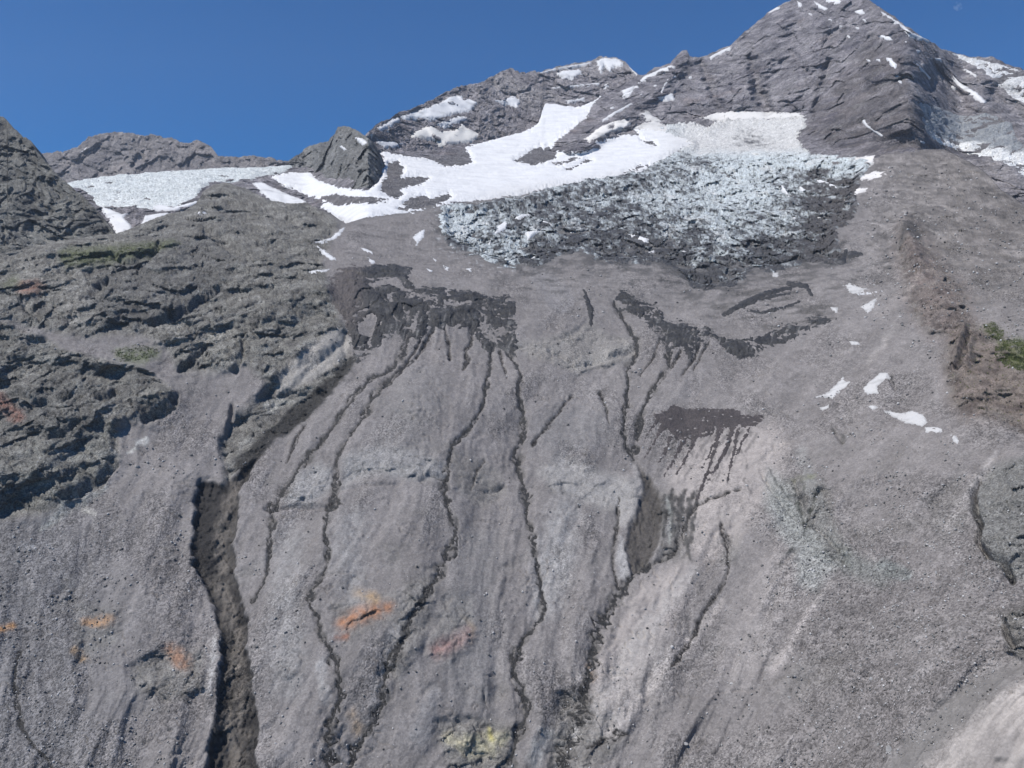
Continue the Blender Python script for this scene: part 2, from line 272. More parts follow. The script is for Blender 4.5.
# ------------------------------------------------------------------ layers: height sheets over the image pixel grid
class Layer:
    def sample(self, u, v):
        x = np.clip((u - self.u0) / self.du, 0, self.P.shape[1] - 1.001)
        w = np.clip((v - self.top(u)) / np.maximum(self.bot(u) - self.top(u), 1e-3), 0, 1) * (self.P.shape[0] - 1.001)
        xi = x.astype(int); yi = w.astype(int); xf = (x - xi)[..., None]; yf = (w - yi)[..., None]
        def bl(A): return (A[yi, xi] * (1 - xf) + A[yi, xi + 1] * xf) * (1 - yf) + (A[yi + 1, xi] * (1 - xf) + A[yi + 1, xi + 1] * xf) * yf
        return bl(self.PS), bl(self.N)

def normals(P):
    du = np.gradient(P, axis=1); dv = np.gradient(P, axis=0)
    n = np.cross(dv, du); n /= np.linalg.norm(n, axis=-1, keepdims=True) + 1e-9
    n[(n * P).sum(-1) > 0] *= -1
    return n

def box3(A, r):
    for ax in (0, 1):
        k = np.ones(2 * r + 1) / (2 * r + 1)
        pad = [(0, 0)] * A.ndim; pad[ax] = (r + 1, r)
        c = np.cumsum(np.pad(A.astype(np.float64), pad, mode='edge'), axis=ax)
        n = A.shape[ax]
        A = (np.take(c, range(2 * r + 1, 2 * r + 1 + n), ax) - np.take(c, range(0, n), ax)) / (2 * r + 1)
    return A

def mesh_grid(name, P, col, mat, keep=None, bump=None):
    nr, nc = P.shape[:2]
    idx = np.arange(nr * nc).reshape(nr, nc)
    q = np.stack([idx[:-1, :-1], idx[1:, :-1], idx[1:, 1:], idx[:-1, 1:]], -1).reshape(-1, 4)
    if keep is not None:
        k = keep.ravel(); q = q[k[q].any(1)]
        used = np.zeros(nr * nc, bool); used[q.ravel()] = True
        remap = np.cumsum(used) - 1; q = remap[q]
        P = P.reshape(-1, 3)[used]; col = col.reshape(-1, col.shape[-1])[used]
        if bump is not None: bump = bump.ravel()[used]
    P = np.ascontiguousarray(P.reshape(-1, 3), np.float32); col = col.reshape(-1, col.shape[-1])
    if col.shape[1] == 3: col = np.concatenate([col, np.ones((len(col), 1))], 1)
    me = bpy.data.meshes.new(name)
    me.vertices.add(len(P)); me.vertices.foreach_set('co', P.ravel())
    me.loops.add(len(q) * 4); me.loops.foreach_set('vertex_index', q.ravel().astype(np.int32))
    me.polygons.add(len(q)); me.polygons.foreach_set('loop_start', np.arange(0, len(q) * 4, 4, dtype=np.int32))
    me.polygons.foreach_set('use_smooth', np.ones(len(q), bool))
    a = me.attributes.new('soil', 'FLOAT_COLOR', 'POINT')
    a.data.foreach_set('color', np.clip(col, .005, 1).astype(np.float32).ravel())
    me.update(); me.validate()
    o = bpy.data.objects.new(name, me); C.objects.link(o); me.materials.append(mat)
    return o

def tag(o, label=None, cat=None, group=None, kind=None):
    for k, x in (('label', label), ('category', cat), ('group', group), ('kind', kind)):
        if x: o[k] = x
    return o

# ------------------------------------------------------------------ materials
def mk(name, scale=1.0, var=.5, speck=.35, bump=1.0, rough=.95, spec=.15, fine=1.0):
    m = bpy.data.materials.new(name); m.use_nodes = True
    nt = m.node_tree; N = nt.nodes; L = nt.links
    b = N['Principled BSDF']; b.inputs['Roughness'].default_value = rough; b.inputs['Specular IOR Level'].default_value = spec
    at = N.new('ShaderNodeAttribute'); at.attribute_name = 'soil'
    tc = N.new('ShaderNodeTexCoord')
    n1 = N.new('ShaderNodeTexNoise'); n1.inputs['Scale'].default_value = .11 * scale; n1.inputs['Detail'].default_value = 9; n1.inputs['Roughness'].default_value = .8
    L.new(tc.outputs['Object'], n1.inputs['Vector'])
    r1 = N.new('ShaderNodeMapRange'); r1.inputs[1].default_value = .28; r1.inputs[2].default_value = .72
    r1.inputs[3].default_value = 1 - var; r1.inputs[4].default_value = 1 + var; L.new(n1.outputs[0], r1.inputs[0])
    vo = N.new('ShaderNodeTexVoronoi'); vo.inputs['Scale'].default_value = .75 * scale * fine; L.new(tc.outputs['Object'], vo.inputs['Vector'])
    sx = N.new('ShaderNodeSeparateColor'); L.new(vo.outputs['Color'], sx.inputs[0])
    r2 = N.new('ShaderNodeMapRange'); L.new(sx.outputs[0], r2.inputs[0])
    for sgn, k_ in ((-1, 3), (1, 4)):
        sp = N.new('ShaderNodeMath'); sp.operation = 'MULTIPLY_ADD'; L.new(at.outputs['Alpha'], sp.inputs[0]); sp.inputs[1].default_value = sgn * speck; sp.inputs[2].default_value = 1; L.new(sp.outputs[0], r2.inputs[k_])
    mu = N.new('ShaderNodeMath'); mu.operation = 'MULTIPLY'; L.new(r1.outputs[0], mu.inputs[0]); L.new(r2.outputs[0], mu.inputs[1])
    vm = N.new('ShaderNodeVectorMath'); vm.operation = 'SCALE'; L.new(at.outputs['Color'], vm.inputs[0]); L.new(mu.outputs[0], vm.inputs['Scale'])
    L.new(vm.outputs[0], b.inputs['Base Color'])
    n2 = N.new('ShaderNodeTexNoise'); n2.inputs['Scale'].default_value = .12 * scale; n2.inputs['Detail'].default_value = 8; n2.inputs['Roughness'].default_value = .7
    L.new(tc.outputs['Object'], n2.inputs['Vector'])
    ad = N.new('ShaderNodeMath'); ad.operation = 'MULTIPLY_ADD'; L.new(vo.outputs['Distance'], ad.inputs[0]); ad.inputs[1].default_value = -.22; L.new(n2.outputs[0], ad.inputs[2])
    bp = N.new('ShaderNodeBump'); L.new(at.outputs['Alpha'], bp.inputs['Strength']); bp.inputs['Distance'].default_value = 4.0 * bump / scale
    L.new(ad.outputs[0], bp.inputs['Height']); L.new(bp.outputs[0], b.inputs['Normal'])
    return m

M_soil = mk('rubble_soil', 1.0, .26, .50, .8)
M_mtn = mk('mountain_rock', .32, .50, .30, 1.4)
M_mtnfar = mk('far_rock', .28, .50, .28, 1.3)
M_knob = mk('crag_rock', .7, .42, .25, 1.2)
M_snow = mk('old_snow', .5, .04, .015, .25, rough=.7, spec=.3)
M_ice = mk('glacier_ice', .5, .30, .28, 1.3, rough=.6, spec=.4)
M_mud = mk('wet_mud', 1.3, .45, .35, .9, rough=.6, spec=.4)
M_stone = mk('stone', 2.0, .3, .1, .3)

# ------------------------------------------------------------------ relief and soil colour, as functions of place
def rotc(a, b, deg, ratio):
    c, s = math.cos(R(deg)), math.sin(R(deg))
    return (a * c + b * s), (-a * s + b * c) * ratio

def braid(si, kx, u, v, a, b):
    """(wet threads, muddy band) of one stream"""
    qu = u + 1.7 * fbm(a / 16, b / 16, 3, 1, .6) + .9 * gn(a / 4, b / 4, 98); qv = v + 1.7 * fbm(a / 16, b / 16, 3, 2, .6)
    D, T, Wd = path_coords(STREAMS[kx], qu, qv)
    if not (np.abs(D) < 90).any(): return None
    zs = np.zeros_like(u)
    Wd = Wd * 1.2 * (.25 + 2.2 * np.abs(gn(T / 19, zs + si, 86))) + .25
    band = ss(1.4, -1.0, np.abs(D) - Wd)
    thr = np.zeros_like(u)
    for j in range(7):
        off = (Wd * 1.1 + .6) * (gn(T / (9 + 4 * j), zs + si * 3.1 + j * 7.7, 87) + .35 * gn(T / 3.1, zs + si * 1.3 + j * 5.5, 82))
        hw = (.08 + .19 * Wd) * (.2 + 1.5 * np.abs(gn(T / 6.5, zs + j * 5.1 + si, 88)))
        on = ss(-.12, .12, gn(T / 13, zs + j * 9.3 + si * 1.7, 89) + (.08 if j == 0 else .0 if j == 1 else -.08))
        thr = np.maximum(thr, on * ss(.6, -.2, np.abs(D - off) - hw))
    return thr, band

def land_fields(u, v, a, b, Y, nav):
    """height above the smooth sheet (m) and soil albedo"""
    px = Y / F
    wu = u + 2.6 * fbm(a / 22, b / 22, 3, 1) * 1.0 + 1.0 * gn(a / 5, b / 5, 4); wv = v + 2.6 * fbm(a / 22, b / 22, 3, 2) + 1.0 * gn(a / 5, b / 5, 5)
    def pm(p, soft=4, off=0): return ss(-soft, soft, poly_sd(p, wu, wv) + off)
    rock = np.zeros_like(u)
    for p, k in ((ROCK_A, 1), (ROCK_B, 1), (ROCK_C, .9), (ROCK_D, .8), (ROCK_E, .7), (ROCK_F, .6), (ROCK_G, .55), (ROCK_H, .6), (ROCK_I, .7), (ROCK_J, .35), (ROCK_K, .35)):
        rock = np.maximum(rock, k * pm(p, 5))
    for p, k in ((PALE_LEDGE, .55), (PALE_BAND, .5), (PALE_FAN, .35), ([(130, 668), (160, 652), (200, 648), (206, 688), (165, 702), (135, 692)], .55), ([(436, 728), (470, 722), (512, 726), (510, 775), (450, 775)], .6), ([(556, 700), (610, 690), (620, 745), (590, 775), (550, 775)], .45), ([(405, 600), (438, 590), (432, 640), (400, 690), (380, 690)], .45), ([(440, 610), (470, 606), (478, 650), (450, 672), (428, 668)], .4), ([(330, 620), (400, 612), (400, 640), (345, 662)], .4), ([(70, 600), (120, 610), (118, 640), (75, 665)], .4), ([(655, 492), (700, 492), (705, 530), (690, 565), (660, 560)], .4), ([(715, 520), (735, 518), (740, 560), (722, 566)], .4), ([(925, 500), (960, 470), (968, 520), (940, 545)], .3)):
        rock = np.maximum(rock, k * pm(p, 7))
    show = ss(.22, .5, fbm(a / 75, b / 75, 4, 17)) * ss(330, 420, v)
    rock = np.maximum(rock, .22 * show)
    rock = rock * (1 - .8 * pm(SLAB, 4))
    gl = np.maximum(pm(GLACIER, 6), ss(-5, 5, poly_sd(SNOWFIELD, u, v)))
    up = ss(168, 142, v + 10 * fbm(a / 50, b / 50, 3, 19) + (u - 880) * .12) * ss(760, 840, u)                     # the summit spur
    h = np.zeros_like(u)
    # broad swells and old rills of the rubble face
    h += 9 * fbm(a / 150, b / 210, 3, 20) * (1 - gl * .85)
    k = np.interp(u, [0, 250, 400, 480, 620, 800, 1100], [.1, .45, .3, .12, .38, .8, .9]) + .12 * fbm(a / 120, b / 120, 2, 30)
    su = u + k * (v - 500)
    streak = fbm(su / 9 + .8 * fbm(a / 30, b / 60, 2, 34), v / 52, 4, 31, .6)
    streak2 = fbm(su / 30 + .6 * fbm(a / 60, b / 90, 2, 35), v / 90, 3, 33)
    scree = (1 - rock) * (1 - gl)
    ur = ss(330, 230, v) * ss(845, 885, u) * scree
    h += scree * (.9 * streak + 3.4 * streak2) * ss(250, 330, v)
    h += scree * (.7 * fbm(a / 12, b / 12, 3, 40) + .3 * gn(a / 3.4, b / 3.4, 43)) * np.clip(px, .8, 2)
    # bouldery ground
    lump = ss(-.1, .5, fbm(a / 60, b / 60, 3, 47))
    f1, f2, cid = cells(a / 6.5, b / 6.5, 3)
    h += scree * lump * np.where(cid > .62, np.clip(.42 - f1, 0, 1) * 6, 0)
    gsd = poly_sd(GULLY, wu + 7 * fbm(a / 24, b / 24, 4, 83, .6), wv + 7 * fbm(a / 24, b / 24, 4, 84, .6))
    gul = ss(-2.5, 4.5, gsd)
    bas0 = ss(-1.5, 4, poly_sd(BASIN, wu, wv))
    # bedrock
    wa = a + 14 * fbm(a / 60, b / 60, 3, 50); wb = b + 14 * fbm(a / 60, b / 60, 3, 51)
    ra, rb = rotc(wa, wb, 34, 1.6)
    wa2 = a + 5 * fbm(a / 18, b / 18, 3, 61); wb2 = b + 5 * fbm(a / 18, b / 18, 3, 62)
    rc, rd = rotc(wa2, wb2, 40, 1.15)
    hr = rock * ss(-.75, .15, fbm(a / 70, b / 70, 3, 59) + .2) * (34 * fbm(a / 95, b / 85, 2, 52) + 12 * fbm(rc / 34, rd / 34, 3, 58) + 4.5 * facets(rc / 70, rd / 70, 53, 1.0) + 4.2 * facets(rc / 24, rd / 24, 55, 1.0) + 1.9 * facets(rc / 11, rd / 11, 57, 1.0) + 1.2 * fbm(rc / 9, rd / 9, 3, 60, .55))
    for dg, sc, dp, sd_ in ((34, 34, 3.2, 63), (-48, 30, 2.6, 65), (20, 15, 1.8, 67), (-70, 14, 1.4, 69)):
        la, lb = rotc(wa2, wb2, dg, 2.4)
        h -= rock * dp * ss(.085, .0, np.abs(gn(la / sc, lb / sc, sd_))) * ss(-.3, .2, gn(la / sc / 1.7, lb / sc / 1.7, sd_ + .5))
    # big shape: outcrops stand proud of the scree
    h += 10 * ss(-12, 12, poly_sd(ROCK_B, wu, wv, 20)) + 7 * ss(-8, 14, poly_sd(ROCK_A, wu, wv, 20)) * ss(180, 260, v)
    # moraine crest and pinnacle on the right
    h += 6 * ss(-30, 0, line_sd([(905, 232, 2), (925, 270, 2), (955, 335, 2), (985, 420, 2), (1060, 520, 2)], u, v, 34))
    h += 13 * ss(-12, 3, line_sd([(904, 235, 2), (912, 250, 3), (920, 270, 2)], wu, wv, 16))
    h += 9 * ss(-6, 5, line_sd([(966, 330, 1), (966, 345, 5), (962, 372, 8)], wu, wv, 16))
    hr = hr + gul * (5 * fbm(a / 30, b / 60, 3, 75) + 1.5 * facets(a / 9, b / 15, 76, 1.) + 1.2 * facets(a / 3.5, b / 5, 77, 1.)) + bas0 * (2.5 * facets(a / 7, b / 22, 78, 1.) + 1.2 * facets(a / 3.5, b / 9, 79, 1.))
    hr = hr + scree * ss(260, 340, v) * (3.2 * fbm(su / 20 + .6 * fbm(a / 40, b / 60, 2, 36), v / 90, 3, 37) + 9 * fbm(su / 55, v / 150, 2, 39))
    hr = hr + ur * (9 * fbm(a / 70, b / 140, 3, 41) + 6 * facets(a / 34, b / 80, 42, 1.) + 3.5 * facets(a / 13, b / 32, 44, 1.)) + pm(ROCK_E, 6) * (4.5 * facets(a / 20, b / 34, 71, 1.) + 2.4 * facets(a / 7, b / 12, 72, 1.)) + pm(ROCK_F, 6) * (3.2 * facets(a / 18, b / 24, 73, 1.) + 1.6 * facets(a / 6, b / 8, 74, 1.))
    hr = hr + up * (1 - gl) * (26 * rockform(ra, rb, 110, 70))
    h -= 12 * ss(2, 9, poly_sd(GLACIER, u, v))
    h += 26 * np.exp(-((u - 405 - .25 * (500 - v)) / 105) ** 2) * ss(335, 420, v) * ss(800, 640, v)
    h += 9 * np.exp(-((u - 575) / 45) ** 2) * ss(380, 470, v) * ss(760, 640, v)
    h += ur * (3 * fbm(a / 40, b / 40, 4, 79) + 1.2 * gn(a / 9, b / 9, 80))
    # cut by water
    h -= 8.5 * gul - gul * 2.5 * rockform(a, b, 16, 81)
    bas = ss(-1.5, 4, poly_sd(BASIN, wu, wv)); h -= 4.5 * bas
    wet = np.zeros_like(u)
    edge = np.zeros_like(u)
    for si, kx in enumerate(STREAMS):
        r = braid(si, kx, u, v, a, b)
        if r is None: continue
        thr, band = r
        h -= (1.4 * thr + 1.1 * band) * np.clip(px, .7, 1.4)
        wet = np.maximum(wet, thr); edge = np.maximum(edge, band * ss(-.35, .3, fbm(a / 9, b / 20, 3, 85)))
    h -= 10 * ss(-4, 5, poly_sd(ROCK_C, wu, wv)) * .6
    cliff = ss(-3, 5, poly_sd(ICE_L, wu, wv)) * .0
    nt_ = ss(.05, .0, np.abs(gn(a / 34 + .5 * gn(a / 12, b / 12, 45), b / 22, 46))) * ss(.15, .4, gn(a / 60, b / 50, 48)) * scree * ss(250, 290, v)
    h -= 2.2 * nt_
    # overhung cliff lines on the right
    for ln, dep in (([(978, 478, 1), (972, 490, 1.5), (973, 508, 2.5), (979, 520, 2), (977, 540, 1), (988, 553, 3), (1002, 560, 3), (1012, 580, 2)], 12), ([(1004, 618, 1), (1007, 635, 2.5), (1012, 645, 2), (1020, 640, 1)], 8),
                    ([(793, 478, .5), (800, 500, 1.5), (806, 525, 1.5), (812, 500, 1), (822, 488, .5)], 4), ([(760, 470, .8), (780, 500, 1.6), (800, 520, 1.4), (820, 530, 1), (838, 550, 1.6)], 4),
                    ([(232, 404, 1), (230, 418, 2.2), (227, 432, 1)], 9), ([(421, 497, 1), (432, 491, 2), (448, 493, 1.5)], 5), ([(892, 358, 1), (900, 361, 2)], 4), ([(266, 512, 1), (290, 512, 1.5), (318, 516, 2.5), (334, 520, 3)], 5),
                    ([(785, 562, 2), (793, 553, 2)], 3), ([(970, 335, 1), (965, 355, 3), (960, 372, 3.5)], 13), ([(889, 376, 1.2), (894, 387, 1.6)], 4), ([(84, 300, 1), (96, 298, 4), (105, 288, 4), (108, 282, 1)], 11), ([(150, 328, 1), (168, 322, 3), (186, 312, 4.5), (204, 299, 4.5), (220, 289, 1.5)], 12), ([(22, 303, 2), (30, 310, 4), (40, 320, 2)], 8), ([(30, 346, 2.5), (44, 342, 2.5)], 7), ([(180, 373, 1), (190, 368, 2.4), (206, 352, 1.5)], 8), ([(98, 403, 2), (108, 402, 4), (117, 398, 2)], 9), ([(145, 424, 1), (162, 418, 3), (174, 406, 3.5), (177, 398, 1)], 10), ([(62, 500, 1), (82, 494, 2.5), (102, 480, 3.5), (115, 466, 3)], 9), ([(50, 443, 1), (66, 438, 3), (80, 424, 2.5)], 8), ([(110, 256, 1), (128, 268, 2), (150, 262, 3), (160, 250, 2)], 8), ([(205, 232, 2), (220, 240, 5), (236, 252, 4)], 10), ([(236, 372, 1), (243, 355, 1.6), (244, 335, 1)], 6), ([(270, 405, 1.2), (300, 378, 1.6), (330, 352, 1.5), (345, 338, 1)], 2), ([(0, 404, 1.5), (20, 398, 2), (40, 408, 2.5), (70, 402, 1.5)], 7), ([(10, 470, 1), (30, 462, 2), (55, 455, 1.5)], 5), ([(60, 275, 1.2), (80, 280, 2), (96, 276, 1.2)], 6), ([(205, 214, 1), (230, 205, 2.2), (262, 208, 2.4), (300, 226, 2)], 7), ([(260, 245, 2), (290, 252, 2.5), (318, 262, 1.2)], 6), ([(400, 500, .6), (345, 503, 1), (335, 505, 1)], 3), ([(505, 490, 1), (498, 497, 1.6), (485, 500, 1)], 3.5), ([(548, 352, 1), (575, 368, 1.6), (600, 362, 1.4), (615, 357, 2), (632, 352, 1)], 4), ([(517, 347, .8), (549, 341, 1), (572, 336, 1.2), (587, 321, 1)], 3), ([(880, 222, 1), (890, 220, 1.6)], 6), ([(836, 430, 2.5), (842, 440, 2)], 4)):
        h -= dep * ss(-2.5, 1.5, line_sd(ln, wu, wv))
    k0 = .12 + .5 * ss(905, 925, u) + .4 * ss(345, 320, u); h *= ss(-1, 14, v - T_top(u)) * (1 - k0) + k0; hr = hr * ss(-1, 8, v - T_top(u))
    # ---------------- albedo
    g = np.array([.180, .1715, .169]); col = np.ones(u.shape + (3,)) * g
    def mix(m, c, k=1.0):
        nonlocal col
        m = (np.clip(m, 0, 1) * k)[..., None]; col = col * (1 - m) + np.asarray(c) * m
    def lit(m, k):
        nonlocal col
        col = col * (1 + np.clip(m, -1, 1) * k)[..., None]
    mix(ss(560, 860, u) * ss(300, 420, v), (.185, .174, .170), .55)
    mix(ss(200, 20, u) * ss(450, 560, v), (.148, .150, .156), .8)
    mix(ss(850, 930, u) * ss(340, 260, v), (.142, .134, .128), .9)
    mix(rock, (.138, .139, .126), .85)
    mix(rock * ss(-.1, .6, fbm(ra / 40, rb / 40, 3, 100)), (.265, .264, .248), .65)
    mix(rock * ss(.05, .6, fbm(ra / 26, rb / 26, 3, 101)), (.062, .063, .064), .7)
    for p, c, k in (([(85, 300), (105, 283), (120, 265), (150, 252), (215, 236), (240, 255), (232, 280), (200, 305), (160, 326), (120, 336)], (.085, .088, .088), .6), ([(30, 385), (80, 380), (110, 400), (100, 425), (60, 440), (0, 450), (-60, 420)], (.092, .096, .094), .55), ([(0, 335), (50, 345), (90, 375), (60, 385), (0, 380)], (.12, .122, .112), .4),
                    ([(0, 468), (60, 440), (115, 430), (118, 462), (75, 498), (30, 515), (-80, 520), (-80, 470)], (.165, .172, .16), .5), ([(-10, 262), (60, 266), (90, 280), (60, 290), (0, 280)], (.235, .23, .21), .5), ([(175, 360), (215, 338), (262, 330), (262, 356), (215, 372), (180, 373)], (.225, .222, .20), .5), ([(204, 338), (222, 328), (220, 338), (206, 346)], (.34, .335, .30), .7),
                    ([(60, 300), (72, 290), (88, 300), (100, 330), (70, 330)], (.235, .23, .215), .5), ([(120, 240), (170, 222), (230, 215), (250, 232), (200, 245), (150, 250)], (.135, .135, .128), .6)):
        mix(pm(p, 9) * np.clip(.8 + 1.0 * fbm(rc / 16, rd / 16, 3, 103), .2, 1), c, k)
    mix(rock * ss(.07, .0, np.abs(gn(rc / 22, rd / 22, 104))) * ss(-.2, .3, gn(rc / 40, rd / 40, 105)), (.055, .056, .058), .6)
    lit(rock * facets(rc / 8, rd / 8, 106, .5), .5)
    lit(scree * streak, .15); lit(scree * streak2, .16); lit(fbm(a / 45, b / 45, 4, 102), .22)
    mix(scree * ss(.25, .7, streak2 + .5 * streak), (.255, .243, .237), .35)
    cs = .35 + .65 * ss(-.35, .25, streak2 + .5 * streak)
    mix(pm(DUSK_CORNER, 10), (.155, .151, .145), .7); mix(pm(PALE_CORNER, 9) * cs, (.40, .37, .345), .85)
    for p, c, k, so in ((SLAB, (.30, .288, .268), .9, 3), (PALE_LEDGE, (.285, .285, .288), .7, 6), (PALE_BAND, (.27, .27, .272), .65, 7), (PALE_FAN, (.30, .294, .288), .7, 8), (PALE_PINK, (.325, .298, .282), .85, 12),
                        (PALE_LIP, (.30, .29, .28), .8, 4), (PALE_TONGUE, (.33, .325, .32), .85, 3), 
                        (ROCK_H, (.24, .23, .22), .5, 5), (ROCK_E, (.150, .116, .106), .6, 20), (ROCK_F, (.138, .108, .090), .7, 20), (ROCK_D, (.17, .17, .165), .6, 6)):
        mix(pm(p, so), c, k)
    def blot(line, c, k, so=6, n=.6): mix(ss(-so, so, line_sd(line, wu, wv, 16) + 5 * n * fbm(a / 14, b / 14, 3, 110)) * np.clip(.82 + 1.1 * fbm(a / 6, b / 8, 3, 111), .15, 1), c, k)
    blot([(345, 642, 6), (365, 634, 9), (388, 628, 5)], (.30, .150, .085), .95, 8); blot([(360, 612, 4), (374, 618, 5)], (.31, .20, .09), .8); blot([(338, 657, 2), (346, 656, 3)], (.25, .12, .08), .8, 3)
    blot([(436, 664, 4), (455, 655, 7), (468, 645, 5)], (.28, .150, .135), .9, 8); blot([(463, 628, 1.5), (473, 640, 2), (470, 655, 1)], (.22, .16, .08), .6, 3)
    blot([(84, 620, 3), (98, 623, 5), (112, 620, 3)], (.33, .20, .11), .85, 4); blot([(76, 650, 3), (82, 658, 4)], (.30, .20, .11), .8, 4); blot([(172, 650, 6), (182, 660, 9)], (.29, .175, .12), .95, 7); blot([(-4, 628, 4), (12, 624, 3)], (.36, .20, .09), .9, 3)
    blot([(590, 672, 3), (592, 682, 3)], (.24, .15, .08), .7, 4); blot([(352, 722, 4), (358, 735, 5)], (.26, .19, .12), .6)
    blot([(450, 740, 5), (470, 745, 10), (490, 745, 10), (505, 738, 4)], (.38, .355, .25), .75, 6); blot([(491, 732, 1.5), (492, 741, 2)], (.38, .34, .10), .75, 3)
    blot([(25, 292, 6), (38, 290, 5)], (.24, .125, .09), .9); blot([(2, 405, 6), (18, 420, 7)], (.22, .115, .09), .9); blot([(15, 285, 5), (8, 290, 4)], (.09, .10, .05), .7)
    blot([(70, 262, 8), (110, 258, 8), (150, 252, 6), (175, 249, 3)], (.092, .105, .050), .85); blot([(120, 355, 6), (140, 360, 9), (155, 355, 5)], (.105, .125, .06), .75)
    blot([(990, 331, 6), (998, 334, 5)], (.060, .068, .028), .85, 4); blot([(1004, 345, 6), (1020, 352, 14), (1060, 365, 16)], (.085, .10, .034), .9, 5)
    blot([(137, 442, 2), (146, 442, 3)], (.45, .45, .43), .95, 1.5, .2); blot([(128, 453, 1.2), (136, 449, 1.6)], (.4, .4, .38), .9, 1.5, .3); blot([(84, 510, 3), (92, 513, 2.5)], (.34, .33, .30), .7, 3); blot([(24, 545, 2), (32, 547, 2)], (.33, .33, .33), .6, 3); blot([(40, 528, 2), (68, 508, 5), (95, 494, 3), (105, 485, 2)], (.25, .255, .24), .7, 3)
    blot([(265, 400, 3), (280, 398, 5), (270, 408, 3)], (.36, .36, .34), .8, 4)
    for ln, c, k in (([(832, 582, 2), (805, 620, 2.5), (775, 668, 4)], (.36, .335, .32), .7), ([(815, 608, 2), (790, 640, 3), (774, 670, 4)], (.34, .31, .30), .6), ([(995, 455, 2), (975, 480, 4), (942, 528, 3)], (.33, .31, .30), .8), ([(694, 572, 6), (650, 625, 10), (600, 705, 7)], (.30, .285, .275), .6),
                     ([(720, 600, 3), (690, 640, 5), (640, 700, 6), (612, 735, 7)], (.33, .305, .29), .85), ([(896, 325, 1.5), (885, 340, 3), (868, 362, 2)], (.30, .28, .265), .65), ([(905, 286, 2), (895, 300, 4), (880, 318, 3)], (.235, .215, .205), .6), ([(930, 275, 1), (912, 288, 2), (903, 300, 1)], (.33, .29, .27), .6),
                     ([(800, 450, 6), (830, 540, 8)], (.235, .24, .23), .4), ([(885, 565, 8), (905, 575, 6)], (.17, .19, .185), .6), ([(570, 580, 4), (556, 595, 3)], (.32, .30, .29), .5), ([(395, 650, 5), (380, 690, 5), (372, 712, 3)], (.27, .262, .26), .5), ([(322, 680, 5), (326, 705, 5)], (.33, .325, .32), .6),
                     ([(215, 640, 2), (214, 660, 3), (208, 690, 2.5)], (.36, .355, .35), .7), ([(545, 735, 7), (535, 760, 8)], (.36, .36, .35), .6), ([(575, 728, 3), (577, 738, 3)], (.42, .40, .38), .8), ([(572, 686, 3), (580, 684, 3)], (.40, .37, .35), .8), ([(436, 700, 6), (420, 740, 10)], (.24, .24, .245), .4), ([(540, 275, 10), (560, 300, 14)], (.205, .20, .205), .5), ([(625, 345, 5), (580, 366, 5)], (.27, .26, .245), .5), ([(860, 400, 3), (846, 415, 3)], (.24, .225, .215), .5)):
        blot(ln, c, k, 4, .5)
    for p_, s_ in ((ROCK_E, 181), (ROCK_F, 183)):
        mix(pm(p_, 9) * ss(-.05, .3, fbm(a / 16, b / 20, 4, s_, .6)), (.062, .050, .047), .7); mix(pm(p_, 9) * ss(.1, .4, fbm(a / 12, b / 15, 3, s_ + 1)), (.20, .165, .15), .6)
    mix(pm([(904, 228), (912, 223), (924, 234), (921, 246), (908, 244), (900, 252)], 3), (.055, .053, .052), .75)
    for ln, c, k in (([(565, 520, 14), (556, 560, 18), (545, 610, 14)], (.29, .285, .28), .7), ([(352, 540, 14), (348, 580, 14), (360, 620, 8)], (.265, .262, .258), .55), ([(292, 545, 12), (285, 610, 16), (290, 690, 14)], (.26, .257, .254), .5), ([(420, 395, 26), (405, 450, 24)], (.175, .17, .169), .5), ([(480, 560, 22), (470, 610, 26), (470, 690, 26)], (.168, .165, .164), .5), ([(560, 440, 26), (590, 430, 20)], (.168, .165, .166), .55), ([(650, 650, 18), (600, 720, 14)], (.29, .272, .26), .65), ([(790, 560, 20), (740, 660, 24)], (.26, .24, .23), .6)):
        blot(ln, c, k, 14, 1.6)
    mix(pm([(768, 468), (784, 478), (800, 510), (822, 540), (838, 566), (815, 592), (798, 584), (796, 556), (778, 530), (764, 500)], 8), (.255, .265, .255), .65)
    mix(pm([(832, 540), (870, 560), (905, 572), (880, 585), (845, 575)], 9), (.165, .18, .168), .5)
